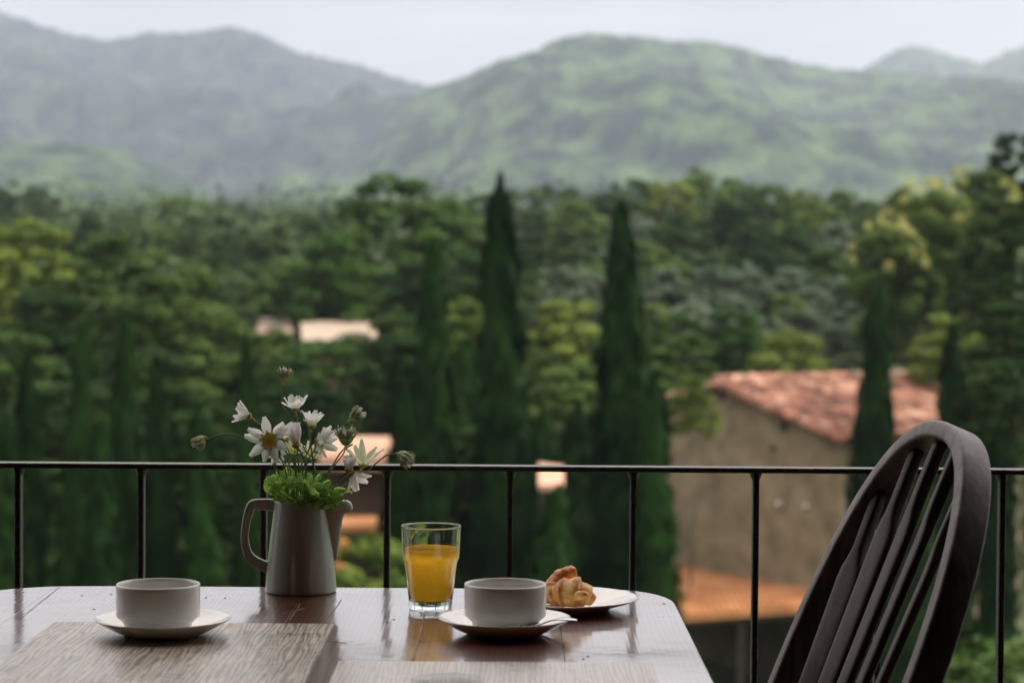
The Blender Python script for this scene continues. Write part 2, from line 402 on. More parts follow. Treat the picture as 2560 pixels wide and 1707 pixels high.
for i, (X, y) in enumerate(row3):
    tree('broadleaf_tree', f'{ORD[i]} tree from the left in the middle-distance row behind the tall cypresses', X, y + 8 * math.sin(i * 3), 180 + 20 * math.sin(i * 1.9), 112 + 6 * math.sin(i * 7), 'round', ['olive', 'hazy', 'dark', 'olive'][i % 4], i % 3, 'trees in the middle-distance row')
row5 = [(-30, 640), (110, 620), (240, 650), (360, 660), (490, 690), (600, 660), (700, 655), (830, 640), (950, 660), (1060, 650), (1180, 640), (1290, 655), (1400, 660)]
for i, (X, y) in enumerate(row5):
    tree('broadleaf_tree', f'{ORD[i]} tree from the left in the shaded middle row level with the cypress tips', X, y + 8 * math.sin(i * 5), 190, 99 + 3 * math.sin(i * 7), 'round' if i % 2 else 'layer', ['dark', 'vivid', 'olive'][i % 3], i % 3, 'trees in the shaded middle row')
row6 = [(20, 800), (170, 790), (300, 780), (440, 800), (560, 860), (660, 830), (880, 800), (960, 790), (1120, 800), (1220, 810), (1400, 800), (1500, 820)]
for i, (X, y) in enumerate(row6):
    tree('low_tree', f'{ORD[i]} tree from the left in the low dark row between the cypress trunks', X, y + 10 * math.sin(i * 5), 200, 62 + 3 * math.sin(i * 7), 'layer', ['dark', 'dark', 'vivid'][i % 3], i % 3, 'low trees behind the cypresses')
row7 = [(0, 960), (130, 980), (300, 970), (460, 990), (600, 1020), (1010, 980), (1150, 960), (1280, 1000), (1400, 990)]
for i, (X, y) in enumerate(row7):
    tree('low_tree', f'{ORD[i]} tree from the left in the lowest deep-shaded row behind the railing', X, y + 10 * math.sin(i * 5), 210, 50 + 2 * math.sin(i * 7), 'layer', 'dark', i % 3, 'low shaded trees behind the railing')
row4 = [(1290, 585), (1400, 600), (1520, 600), (1630, 585), (1730, 590), (1840, 600), (1930, 610), (1580, 665), (1700, 665), (1830, 680), (1930, 700)]
for i, (X, y) in enumerate(row4):
    tree('leafy_tree', f'{ORD[i]} silvery grey-green tree from the left in the pale thicket above the tiled house', X, y, 150, 96 - (12 if i > 6 else 0), 'round', 'silver', i % 3, 'silvery trees above the tiled house')

mid = [
 (60, 528, 270, 72, 'layer', 'bright', 'yellow-green tree at the left edge, highest of the near-left trees'),
 (250, 552, 250, 68, 'layer', 'olive', 'domed olive tree right of the yellow-green tree at the left edge'),
 (120, 690, 330, 60, 'layer', 'dark', 'dark layered tree below the yellow-green tree at the left edge'),
 (410, 640, 330, 62, 'layer', 'olive', 'wide olive layered tree with flat tiers left of the far pale roof'),
 (500, 590, 170, 86, 'round', 'hazy', 'round grey-olive tree behind the wide layered tree on the left'),
 (40, 780, 290, 53, 'layer', 'olive', 'lower layered tree at the left edge above the railing'),
 (330, 830, 320, 53, 'layer', 'dark', 'lower layered tree above the left cup and left of the daisies'),
 (170, 900, 300, 49, 'layer', 'dark', 'shaded layered tree above the left end of the railing'),
 (900, 424, 330, 92, 'layer', 'vivid', 'tall vivid green tree left of the tallest cypresses, breaking the treeline'),
 (750, 560, 270, 88, 'layer', 'vivid', 'deep green spreading tree left of the tall vivid green tree'),
 (1025, 470, 190, 97, 'layer', 'vivid', 'vivid green tree between the slim cypress and the tallest cypress'),
 (990, 610, 250, 87, 'layer', 'dark', 'shaded green tree under the tall vivid green tree'),
 (1090, 590, 200, 84, 'layer', 'vivid', 'green tree behind the gap between slim and tallest cypress'),
 (700, 640, 240, 96, 'layer', 'dark', 'dark tree straight behind the far pale roof'),
 (770, 792, 380, 64, 'layer', 'olive', 'light olive spreading tree below the far pale roof'),
 (618, 768, 170, 66, 'layer', 'olive', 'light olive tree at the left of the far pale roof'),
 (925, 690, 160, 70, 'round', 'olive', 'round light olive tree at the right end of the far pale roof'),
 (700, 900, 330, 54, 'layer', 'dark', 'shaded spreading tree directly behind the daisies'),
 (1060, 700, 170, 70, 'layer', 'bright', 'pale green tree in the gap between slim and tallest cypress'),
 (1300, 705, 230, 68, 'layer', 'bright', 'bright yellow-green tree between the two tallest cypresses'),
 (1310, 850, 250, 56, 'layer', 'olive', 'lower green tree between the two tallest cypresses'),
 (1545, 735, 190, 66, 'layer', 'olive', 'olive tree right of the second tall cypress, beside the tiled house'),
 (1500, 690, 80, 72, 'small', 'bright', 'small bright tree top peeping past the second tall cypress'),
 (1690, 722, 220, 72, 'layer', 'vivid', 'flat-topped green tree with dark underside above the tiled roof'),
 (1810, 776, 210, 67, 'layer', 'bright', 'flat low green tree just above the tiled roof ridge'),
 (1803, 668, 86, 66, 'small', 'bright', 'slim little tree with a tufted light green top above the tiled roof'),
 (1590, 868, 120, 54, 'layer', 'bright', 'bright low tree reaching over the left end of the tiled roof'),
 (2150, 560, 260, 84, 'layer', 'dark', 'blue-green shaded tree right of the cypress by the house'),
 (2040, 640, 160, 80, 'round', 'olive', 'olive tree behind the cypress that crosses the tiled roof'),
 (2185, 735, 210, 60, 'layer', 'bright', 'light green layered tree behind the right end of the tiled roof'),
 (2335, 285, 130, 95, 'round', 'dark', 'tall dark tree in the upper right corner rising above all others'),
 (2340, 470, 260, 54, 'layer', 'dark', 'dark layered tree filling the right edge below the blossoming trees'),
 (2330, 700, 260, 49, 'layer', 'dark', 'dark green tree at the right edge beside the chair back'),
 (2245, 905, 190, 47, 'layer', 'dark', 'low dark tree hiding the right end of the tiled roof'),
 (2290, 840, 190, 45, 'layer', 'dark', 'shaded tree at the right edge just behind the chair top'),
]
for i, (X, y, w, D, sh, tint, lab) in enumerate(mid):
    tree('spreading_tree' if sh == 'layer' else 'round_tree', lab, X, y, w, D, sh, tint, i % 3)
for i, (X, y, w, D, lab) in enumerate([
    (2120, 395, 230, 78, 'tree with cream-yellow blossom clusters, middle one of the three blossoming trees'),
    (2030, 490, 180, 76, 'tree with cream-yellow blossom clusters, lowest and leftmost of three blossoming trees'),
    (2235, 368, 220, 80, 'tree with cream-yellow blossom clusters, tallest and rightmost of three blossoming trees')]):
    tree('blossoming_tree', lab, X, y, w, D, 'round', 'olive', i, 'blossoming trees', blossom=True)
# --- cypresses
cyp = [
 (1155, 424, 118, 44, 'tallest cypress, dark pointed column with a forked tip left of centre right'),
 (1432, 482, 135, 43, 'second tall cypress, dark column left of the tiled house'),
 (990, 560, 105, 45, 'slim dark cypress just left of the tallest one, above the orange juice glass'),
 (2010, 672, 100, 47, 'dark cypress standing in front of the tiled roof of the house'),
 (2200, 752, 90, 45, 'dark cypress right of the tiled roof, behind the top of the chair'),
 (565, 768, 70, 42, 'slim cypress spire behind the leftmost drooping daisy'),
 (385, 828, 100, 40, 'dim cypress above the gap between left cup and jug'),
 (272, 735, 100, 42, 'dim cypress above the left cup, tallest of the left-hand spires'),
 (150, 742, 90, 43, 'dim slender cypress between the first two railing bars'),
 (60, 830, 110, 39, 'dim cypress at the left edge behind the first railing bar'),
 (480, 940, 120, 40, 'low dim cypress left of the daisy jug'),
 (1065, 790, 130, 49, 'shorter cypress squeezed between the slim and the tallest cypress'),
 (930, 900, 120, 43, 'low cypress just left of the slim dark cypress, above the glass'),
 (1240, 960, 120, 42, 'low cypress against the right flank of the tallest cypress'),
 (1330, 930, 130, 46, 'low cypress against the left flank of the second tall cypress'),
 (1505, 880, 120, 42, 'lower cypress against the right flank of the second tall cypress'),
 (2110, 1020, 130, 44, 'low cypress behind the chair back, right of the house corner'),
 (2290, 980, 130, 40, 'low cypress right of the chair back behind the railing'),
 (220, 980, 130, 37, 'low dim cypress behind the left cup'),
 (-20, 960, 130, 38, 'low dim cypress cut by the left edge of the view'),
 (640, 1040, 100, 41, 'low dim cypress hidden behind the jug'),
 (1268, 1122, 150, 38, 'lowest cypress just below the small tan roof end between the tallest cypresses'),
]
for i, (X, y, w, D, lab) in enumerate(cyp):
    tree('cypress_tree', lab, X, y, w * (1.22 if i in (0, 1, 2, 3, 4) else .95), D, 'spire', 'cypress', i % 5, 'row of cypresses beyond the railing', rot=(i * 1.3 if i else .2))
# --- undergrowth between the trunks (uncountable)
def scatter_bushes(name, label, boxes, size, m, seed):
    global rng
    rng = np.random.default_rng(seed); P = []; Nn = []
    for (x0, x1, y0, y1, n, h) in boxes:
        cx = rng.uniform(x0, x1, n); cy = rng.uniform(y0, y1, n)
        cen = np.stack([cx, cy, np.array([gz(v) for v in cy]) + h * .5], 1); rad = h * (.5 + .5 * rng.random(n))
        p, nn = clumps(cen, rad, 1.0, 110); P.append(p); Nn.append(nn)
    me = leaves_mesh(name, np.concatenate(P), np.concatenate(Nn), size, .8, m); o = link(name, me); tag(o, label, 'undergrowth', kind='stuff'); return o
scatter_bushes('distant_wood', 'unbroken grey-green wood closing the view behind the farthest tree rows',
     [(-95, 95, 268, 300, 170, 8.5), (-62, 62, 185, 200, 130, 7.5), (-46, 46, 125, 134, 120, 6.0)], .55, LM['hazy'], 15)
scatter_bushes('undergrowth', 'dark shrubs filling the ground between the cypresses and trees',
     [(-14, 1.8, 44, 60, 130, 2.6), (-24, 26, 66, 84, 200, 3.0), (-30, 34, 90, 105, 160, 3.5), (-16, -4, 36, 42, 40, 2.2)], .22, LM['dark'], 5)
def shrub(name, label, px, py, D, r, tint, blossom=None, seed=1, dz=None):
    global rng
    rng = np.random.default_rng(seed); P = at(px, py, D); t = thing(name, label, 'shrub', (P.x, D, gz(D) if dz is None else dz))
    k = 26; u = unit(k); h = P.z - t.location.z
    cen = np.stack([u[:, 0] * r, u[:, 1] * r * .8, h * .55 + u[:, 2] * h * .42], 1)
    p, n = clumps(cen, r * (.3 + .2 * rng.random(k)), .8, 110); link('foliage', leaves_mesh('foliage', p, n, .10, .8, LM[tint]), t)
    if blossom:
        p, n = clumps(cen[::2] * 1.08, r * .2 * np.ones(len(cen[::2])), .8, 70); link('blossom', leaves_mesh('blossom', p, n, .09, .8, blossom), t)
    return t
peach = leafmat('peach_blossom', (.45, .14, .05), (.62, .36, .14), trans=.25)
shrub('flowering_bush', 'peach and yellow-green flowering bush between the jug and the juice glass', 905, 1370, 40, 1.05, 'bright', peach, 4, dz=-5.6)
shrub('flowering_bush', 'smaller orange-tipped bush right behind the spout side of the jug', 862, 1420, 38, .6, 'bright', peach, 9, dz=-5.9)
shrub('pale_shrub', 'pale green shrub in the bottom right corner beyond the railing', 2520, 1600, 34, 1.2, 'olive', None, 6)

# ================================================================== HOUSE WITH TILED ROOF
m_wall = mat('rough_render', (.13, .105, .06), (.27, .225, .145), 1.1, .95, .6, 9)
m_tile = None
def tile_mat(name, c1, c2, c3):
    m, t, p, o = new_mat(name)
    oi = N(t, 'ShaderNodeObjectInfo'); tc = N(t, 'ShaderNodeTexCoord'); nz = N(t, 'ShaderNodeTexNoise', inp={'Scale': 9, 'Detail': 4})
    t.links.new(tc.outputs['Object'], nz.inputs['Vector'])
    ad = N(t, 'ShaderNodeMath', operation='MULTIPLY_ADD', inp={1: .5}); t.links.new(nz.outputs[0], ad.inputs[0])
    m2 = N(t, 'ShaderNodeMath', operation='MULTIPLY', inp={1: .5}); t.links.new(oi.outputs['Random'], m2.inputs[0]); t.links.new(m2.outputs[0], ad.inputs[2])
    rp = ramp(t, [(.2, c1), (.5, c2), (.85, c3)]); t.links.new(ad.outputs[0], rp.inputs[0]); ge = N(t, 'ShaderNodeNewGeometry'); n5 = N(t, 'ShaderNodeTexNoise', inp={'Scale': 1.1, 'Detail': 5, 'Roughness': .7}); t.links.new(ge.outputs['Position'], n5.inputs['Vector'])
    r5 = ramp(t, [(.38, (.22, .17, .15)), (.52, (.85, .8, .78)), (.66, (1.15, 1.2, 1.25))]); t.links.new(n5.outputs[0], r5.inputs[0])     # dappled leaf shade painted as dark patches, with weathering and lichen
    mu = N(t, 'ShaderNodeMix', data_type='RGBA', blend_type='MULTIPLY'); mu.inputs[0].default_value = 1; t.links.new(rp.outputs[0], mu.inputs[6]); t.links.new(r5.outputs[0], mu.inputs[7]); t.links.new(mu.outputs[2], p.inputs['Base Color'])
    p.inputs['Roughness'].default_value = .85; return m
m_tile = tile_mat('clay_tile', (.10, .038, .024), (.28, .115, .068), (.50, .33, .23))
m_orange = mat('orange_clay_roof', (.36, .14, .05), (.55, .27, .11), .9, .9, .4, 7)
m_peach = mat('peach_clay_roof', (.34, .195, .125), (.45, .285, .20), .8, .9, .3, 5)
m_dark = mat('shaded_timber', (.03, .024, .02), (.05, .04, .03), 3, .9)
m_white = mat('white_enamel', (.55, .55, .52), None, 3, .4)

gd = Vector((-.54, .84, 0)).normalized(); rd = Vector((.84, .54, 0)).normalized()
c0 = at(2106, 1094, 54.0)                        # near eave corner
ap = c0 + gd * 4.45; ap.z = at(1815, 966, ap.y).z
far_c = c0 + gd * 9.34; LEN = 5.9
house = thing('stone_house', 'rendered country house with red clay tile roof, right of the cypresses', 'house', (ap.x, ap.y, gz(56)))
gzh = gz(56) - .2
w = MB()
a0 = Vector((c0.x, c0.y, gzh)); b0 = Vector((far_c.x, far_c.y, gzh)); T = .35
inn = rd * LEN
def P3(v, z): return (v.x, v.y, z)
# gable wall with thickness, pentagon extruded along rd
pent = [P3(a0, gzh), P3(b0, gzh), P3(b0, c0.z - .05), P3(ap, ap.z - .08), P3(a0, c0.z - .05)]
pent2 = [tuple(Vector(p) + inn) for p in pent]
w.add(pent + pent2, [(0, 1, 2, 3, 4), (9, 8, 7, 6, 5), (0, 4, 9, 5), (1, 6, 7, 2), (0, 5, 6, 1), (4, 3, 8, 9), (3, 2, 7, 8)])
w.build('wall', m_wall, house, smooth=False)
# roof deck
def slope_pt(s, l, side=1):    # s metres down slope (horizontal), l metres along ridge, at the deck surface
    dz = (c0.z - ap.z) * s / 4.67
    d = -gd if side > 0 else gd
    return Vector((ap.x, ap.y, 0)) + d * s + rd * l + Vector((0, 0, ap.z + dz))
dk = MB()
for side in (1, -1):
    p = [slope_pt(0, -.25, side), slope_pt(5.0, -.25, side), slope_pt(5.0, LEN + .25, side), slope_pt(0, LEN + .25, side)]
    dk.hexa([tuple(q + Vector((0, 0, .0))) for q in p] + [tuple(q + Vector((0, 0, .08))) for q in p])
dk.build('roof', m_dark, house, smooth=False)
# clay tiles: one mesh, copied
pitch = math.atan2(ap.z - c0.z, 4.67)
tmb = MB(); vs = []; seg = 5; TL = .46; TW = .145
for j in range(2):
    for k in range(seg + 1):
        a = math.pi * k / seg; rr = TW * (1.0 if j else .86)
        vs.append((math.cos(a) * rr, -TL / 2 + TL * j, math.sin(a) * rr * .75 + .02 * j))
for j in range(2):
    for k in range(seg + 1):
        a = math.pi * k / seg; rr = (TW * (1.0 if j else .86)) - .022
        vs.append((math.cos(a) * rr, -TL / 2 + TL * j, math.sin(a) * rr * .75 - .005 + .02 * j))
n1 = seg + 1
fs = [(k, k + 1, k + 1 + n1, k + n1) for k in range(seg)] + [(2 * n1 + k + n1, 2 * n1 + k + n1 + 1, 2 * n1 + k + 1, 2 * n1 + k) for k in range(seg)]
fs += [(n1 + k, n1 + k + 1, 3 * n1 + k + 1, 3 * n1 + k) for k in range(seg)]
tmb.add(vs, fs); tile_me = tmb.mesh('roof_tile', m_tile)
rr_ = random.Random(4)
def put_tile(pos, ydir, zdir, sc_=1.0):
    o = link('roof_tile', tile_me, house)
    y = ydir.normalized(); x = y.cross(zdir).normalized(); z = x.cross(y)
    j = Matrix.Rotation(rr_.gauss(0, .05), 3, 'Z') @ Matrix.Rotation(rr_.gauss(0, .03), 3, 'X')
    Mx = Matrix((x, y, z)).transposed() @ j
    o.matrix_local = Matrix.Translation(pos - house.location) @ Mx.to_4x4() @ Matrix.Diagonal((sc_, sc_, sc_, 1)); return o
dn = (slope_pt(1, 0) - slope_pt(0, 0)).normalized(); nrm = rd.cross(dn); nrm = nrm if nrm.z > 0 else -nrm
ncol = 19; nrow = 12
for i in range(ncol):
    for j in range(nrow):
        l = -.15 + (LEN + .3) * i / (ncol - 1); s = .28 + j * .412
        put_tile(slope_pt(s, l) + nrm * (.09 + rr_.uniform(0, .02)), dn, nrm)
for i in range(16):        # ridge tiles
    l = -.2 + (LEN + .4) * i / 15
    put_tile(slope_pt(0, l) + Vector((0, 0, .17)), rd, Vector((0, 0, 1)), 1.15)
for j in range(11):        # verge tiles down the gable edge
    put_tile(slope_pt(.3 + j * .45, -.33) + nrm * .05, dn, (nrm - rd * .6), 1.0)
fl = MB()                  # plain tiles of the hidden back slope, joined
for i in range(26):
    for j in range(11):
        l = -.15 + (LEN + .3) * i / 25; s = .28 + j * .44; q = slope_pt(s, l, -1) + Vector((0, 0, .09))
        fl.tube([q - (-gd * 0) + Vector((0, 0, 0)), slope_pt(s + .42, l, -1) + Vector((0, 0, .09))], .12, 6)
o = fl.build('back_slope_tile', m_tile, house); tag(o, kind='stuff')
# wall openings, round lamps
def wallpt(px, py):
    # intersect the camera ray with the gable wall plane
    d = _ray(px, py); n = -rd; tt = (c0 - CAM).dot(n) / d.dot(n); return CAM + d * tt
for (px, py, r) in ((1806, 985, .17), (1960, 1065, .16), (1932, 1120, .09)):
    b = MB(); q = wallpt(px, py) - rd * .01; rot = (-rd).to_track_quat('Z', 'Y').to_matrix()
    b.lathe([(0.001, .03), (r * .8, .03), (r, .0), (r, -.06)], 14, q, rot); b.build('vent', m_dark, house)
for (px, py, r) in ((1951, 1259, .075), (2019, 1266, .06)):
    b = MB(); q = wallpt(px, py) - rd * .02; rot = (-rd).to_track_quat('Z', 'Y').to_matrix()
    b.lathe([(.001, .10), (r * .6, .09), (r * .95, .06), (r, .0)], 16, q, rot); o = b.build('wall_lamp', m_white, house)
# lean-to porch roof with tile rolls
po = [wallpt(1570, 1392), wallpt(2066, 1484)]
pe = [at(1560, 1552, 51.5), at(2140, 1508, 53.2)]
b = MB()
b.hexa([tuple(v - Vector((0, 0, .12))) for v in (pe[0], pe[1], po[1], po[0])] + [tuple(v) for v in (pe[0], pe[1], po[1], po[0])])
b.build('porch_roof', m_orange, house, smooth=False)
n = 34
pr = MB()
for i in range(n + 1):
    t = i / n; q0 = po[0].lerp(po[1], t); q1 = pe[0].lerp(pe[1], t)
    pr.tube([q0 + Vector((0, 0, .03)), q1 + Vector((0, 0, .03))], [.05, .06], 6)
o = pr.build('porch_tile_roll', m_orange, house); tag(o, kind='stuff')
for t in (.02, .5, .9):
    q = pe[0].lerp(pe[1], t) + Vector((0, .25, -.13)); b = MB(); b.box((q.x - .11, q.y - .11, gzh), (q.x + .11, q.y + .11, q.z)); b.build('porch_post', m_dark, house, smooth=False)
q = pe[0].lerp(pe[1], .5); b = MB(); b.tube([pe[0] + Vector((0, .12, -.2)), pe[1] + Vector((0, .12, -.2))], .09, 4); b.build('porch_beam', m_dark, house, smooth=False)

# ---- small pavilion seen between jug and glass
def slab(p, t=.12): return [tuple(v - Vector((0, 0, t))) for v in p] + [tuple(v) for v in p]
pv = thing('garden_pavilion', 'small pavilion with sunlit peach roof behind the daisies and the jug spout', 'pavilion', (at(880, 1200, 46).x, 46, gz(46)))
A = [at(800, 1160, 44.5), at(1000, 1160, 44.5), at(978, 1098, 48.0), at(836, 1098, 48.0)]
b = MB(); b.hexa(slab(A)); b.build('roof', m_peach, pv, smooth=False)
b = MB()
for i in range(17):
    t = i / 16; b.tube([A[3].lerp(A[2], t) + Vector((0, 0, .03)), A[0].lerp(A[1], t) + Vector((0, 0, .03))], .045, 6)
tag(b.build('tile_roll', m_peach, pv), kind='stuff')
B = [at(800, 1312, 43.6), at(1010, 1312, 43.6), at(1000, 1288, 44.8), at(805, 1288, 44.8)]
b = MB(); b.hexa(slab(B)); b.build('lower_roof', m_orange, pv, smooth=False)
b = MB(); b.box((A[0].x + .1, 45.2, gz(46) - .2), (A[1].x - .1, 47.6, A[0].z - .1)); b.build('wall', mat('brown_render', (.045, .026, .018), (.07, .045, .03), 1, .9), pv, smooth=False)
# ---- hut top between the cypresses
ht = thing('garden_hut', 'little hut with a sunlit tan roof end peeping between the two tallest cypresses', 'hut', (at(1378, 1200, 40.5).x, 40.5, gz(40)))
A = [at(1346, 1212, 40.0), at(1410, 1212, 40.0), at(1410, 1163, 41.0), at(1346, 1155, 41.0)]
b = MB(); b.hexa(slab(A, .1)); b.build('roof', m_peach, ht, smooth=False)
b = MB(); b.box((A[0].x + .04, 40.2, gz(40) - .2), (A[1].x - .04, 41.0, A[0].z - .08)); b.build('wall', m_dark, ht, smooth=False)
# ---- far pale roofs
fb = thing('distant_building', 'far building with long pale cream roof above the daisies', 'building', (at(840, 830, 84).x, 84, gz(84)))
A = [at(755, 850, 81), at(945, 850, 81), at(936, 803, 86), at(751, 803, 86)]
b = MB(); b.hexa(slab(A, .15)); b.build('roof', mat('pale_roof', (.22, .17, .125), (.30, .24, .18), .3, .9), fb, smooth=False)
b = MB(); b.box((A[0].x + .3, 82, gz(84) - .3), (A[1].x - .3, 85, A[0].z - .1)); b.build('wall', m_wall, fb, smooth=False)
fb = thing('distant_shed', 'far shed with a dull pinkish roof left of the long pale cream roof', 'shed', (at(690, 810, 86).x, 86, gz(86)))
A = [at(640, 832, 84), at(735, 832, 84), at(722, 794, 88), at(645, 794, 88)]
b = MB(); b.hexa(slab(A, .15)); b.build('roof', mat('dull_pink_roof', (.13, .085, .065), (.18, .125, .10), .5, .9), fb, smooth=False)
b = MB(); b.box((A[0].x + .2, 85, gz(86) - .3), (A[1].x - .2, 87, A[0].z - .1)); b.build('wall', m_wall, fb, smooth=False)

# ================================================================== VERANDA
m_floor = mat('terrace_tile', (.05, .04, .03), (.08, .065, .05), 4, .6, .2)
m_ceil = mat('ceiling_board', (.035, .025, .018), (.06, .045, .032), 6, .7, .2, stretch=(1, .1, 1))
m_pwall = mat('added_dark_side_wall', (.02, .02, .018), (.035, .034, .03), 3, .7, .2)
m_room = mat('plaster', (.30, .27, .23), (.36, .33, .29), 3, .9, .2)
b = MB(); b.box((-5, -3.2, -.25), (5, 3.3, 0)); tag(b.build('terrace_floor', m_floor, smooth=False), kind='structure')
b = MB(); b.box((-5.2, 3.0, -8), (5.2, 3.28, -.255)); tag(b.build('retaining_wall', m_room, smooth=False), 'rendered retaining wall under the terrace edge', 'wall')
b = MB(); b.box((-3.4, -3.4, 2.75), (3.4, 3.0, 2.9)); tag(b.build('ceiling', m_ceil, smooth=False), kind='structure')
for lo, hi in (((-3.4, -3.4, .001), (3.4, -3.2, 2.745)), ((-3.4, -3.19, .001), (-3.25, 2.75, 2.745)), ((3.25, -3.19, .001), (3.4, 2.75, 2.745))):  # side walls added unseen, dark to keep light off the cup fronts
    b = MB(); b.box(lo, hi); tag(b.build('wall', m_pwall, smooth=False), kind='structure')
for i, x in enumerate((-3.28, 3.28)):
    b = MB(); b.box((x - .1, 2.8, .001), (x + .1, 3.0, 2.745)); tag(b.build('veranda_post', m_ceil, smooth=False), 'timber post at the %s end of the veranda' % ('left', 'right')[i], 'post', 'veranda posts')

# ================================================================== RAILING
m_iron = mat('black_painted_iron', (.010, .010, .011), (.05, .044, .038), 70, .34, .35, 160, spec=.6, r2=.55)
RY = 3.10
rz_ = at(1280, 1163, RY).z
rl = thing('railing', 'thin black iron railing with a flat handrail along the terrace edge', 'railing', (0, RY, 0))
b = MB(); b.box((-2.6, RY - .013, rz_ - .0075), (2.6, RY + .013, rz_)); bevel(b.build('handrail', m_iron, rl, smooth=False), .0012)
b = MB(); b.box((-2.6, RY - .01, .08), (2.6, RY + .01, .092)); b.build('bottom_rail', m_iron, rl, smooth=False)
bars = [-240, 43, 325, 606, 889, 1171, 1454, 1735, 2017, 2300, 2584]
bmb = MB(); bmb.box((-.0042, -.009, .092), (.0042, .009, rz_ - .0077)); bme = bmb.mesh('baluster', m_iron, smooth=False)
cm = MB(); cm.lathe([(.0042, 0), (.0065, .004), (.0092, .0115)], 8); cme = cm.mesh('collar', m_iron)
for X in bars:
    o = link('baluster', bme, rl); px = X * K; o.location = (at(px, 1300, RY).x, 0, 0); bevel(o, .001, 1)
    c = link('weld', cme, o); c.location = (0, 0, rz_ - .0193)
# posts to the floor at the ends
for x in (-2.6, 2.6):
    b = MB(); b.box((x - .02, RY - .02, 0), (x + .02, RY + .02, rz_ - .008)); b.build('end_post', m_iron, rl, smooth=False)

# ================================================================== TABLE
def wood(name, dark, light, scale=1.0, rough=.14, coat=1.0, crough=.06, axis='Y', bumpk=.05, wear=0, spec=.5, gscale=55, wave_mix=.5, dist=5.0, grainc=None):
    m, t, p, o = new_mat(name)
    tc = N(t, 'ShaderNodeTexCoord'); oi = N(t, 'ShaderNodeObjectInfo')
    mp = N(t, 'ShaderNodeMapping', inp={'Scale': {'Y': (1, .07, 1), 'Z': (1, 1, .07), 'X': (.07, 1, 1)}[axis]})
    off = N(t, 'ShaderNodeVectorMath', operation='ADD'); sc2 = N(t, 'ShaderNodeMath', operation='MULTIPLY', inp={1: 7.0})
    t.links.new(oi.outputs['Random'], sc2.inputs[0]); t.links.new(tc.outputs['Object'], off.inputs[0]); t.links.new(sc2.outputs[0], off.inputs[1]); t.links.new(off.outputs[0], mp.inputs[0])
    nz = N(t, 'ShaderNodeTexNoise', inp={'Scale': gscale * scale, 'Detail': 6, 'Roughness': .65, 'Distortion': .3}); t.links.new(mp.outputs[0], nz.inputs['Vector'])
    wv = N(t, 'ShaderNodeTexWave', inp={'Scale': gscale * .45 * scale, 'Distortion': dist, 'Detail': 3, 'Detail Scale': 1.5}); t.links.new(mp.outputs[0], wv.inputs['Vector'])
    mxn = N(t, 'ShaderNodeMix', data_type='FLOAT', inp={0: wave_mix}); t.links.new(nz.outputs[0], mxn.inputs[2]); t.links.new(wv.outputs[0], mxn.inputs[3])
    rp = ramp(t, [(.25, dark), (.75, light)]); t.links.new(mxn.outputs[0], rp.inputs[0]); t.links.new(rp.outputs[0], p.inputs['Base Color'])
    p.inputs['Roughness'].default_value = rough; p.inputs['Specular IOR Level'].default_value = spec
    p.inputs['Coat Weight'].default_value = coat; p.inputs['Coat Roughness'].default_value = crough; p.inputs['Coat IOR'].default_value = 1.8
    # varnish: slow waves + fine pores
    n3 = N(t, 'ShaderNodeTexNoise', inp={'Scale': 14, 'Detail': 3}); t.links.new(tc.outputs['Object'], n3.inputs['Vector'])
    b1 = N(t, 'ShaderNodeBump', inp={'Strength': bumpk, 'Distance': .02}); t.links.new(n3.outputs[0], b1.inputs['Height'])
    b2 = N(t, 'ShaderNodeBump', inp={'Strength': bumpk * .6, 'Distance': .002}); t.links.new(mxn.outputs[0], b2.inputs['Height']); t.links.new(b1.outputs[0], b2.inputs['Normal'])
    t.links.new(b2.outputs[0], p.inputs['Normal']); t.links.new(b2.outputs[0], p.inputs['Coat Normal'])
    n4 = N(t, 'ShaderNodeTexNoise', inp={'Scale': 9, 'Detail': 5}); t.links.new(tc.outputs['Object'], n4.inputs['Vector'])
    mr = N(t, 'ShaderNodeMapRange', inp={1: .35, 2: .7, 3: crough, 4: crough * 2.6}); t.links.new(n4.outputs[0], mr.inputs[0]); t.links.new(mr.outputs[0], p.inputs['Coat Roughness'])
    return m
m_table = wood('red_brown_varnished_wood', (.035, .008, .004), (.14, .032, .012), rough=.3, crough=.06, bumpk=.035, gscale=110)
TZ = .75
table = thing('dining_table', 'red-brown varnished plank table with rounded corners laid for breakfast', 'table', (-.2, 2.2, 0))
TX0, TX1, TY0, TY1, TR = -.665, .197, 1.45, 2.838, .115
def outline_y(x, far=True):
    """table edge y at x, with rounded corners and the photo's slight skew"""
    d = 0
    if x < TX0 + TR * 1.25: u = (TX0 + TR * 1.25 - x) / (TR * 1.25); d = TR * 1.15 * (1 - math.sqrt(max(0, 1 - u * u)))
    if x > TX1 - .075: u = (x - (TX1 - .075)) / .075; d = .12 * (1 - math.sqrt(max(0, 1 - u * u)))
    return (TY1 - d) if far else (TY0 + d)
joints = [TX0, -.566, -.41, -.253, -.099, .056, TX1]
for a, c in zip(joints, joints[1:]):
    n = 14 if (a == TX0 or c == TX1) else 2
    g = .00012; x0 = a + (g if a != TX0 else 0); x1 = c - (g if c != TX1 else 0)
    xs = [x0 + (x1 - x0) * (math.sin(math.pi * (i / n - .5)) * .5 + .5) for i in range(n + 1)]
    loop = [(x, outline_y(x)) for x in xs] + [(x, outline_y(x, False)) for x in xs[::-1]]
    nn = len(loop); b = MB()
    b.add([(x, y, TZ) for x, y in loop] + [(x, y, TZ - .028) for x, y in loop], [tuple(range(nn))[::-1], tuple(nn + i for i in range(nn))] + [(i, (i + 1) % nn, nn + (i + 1) % nn, nn + i) for i in range(nn)])
    bevel(b.build('plank', m_table, table, smooth=False), .0006, 2, 30)
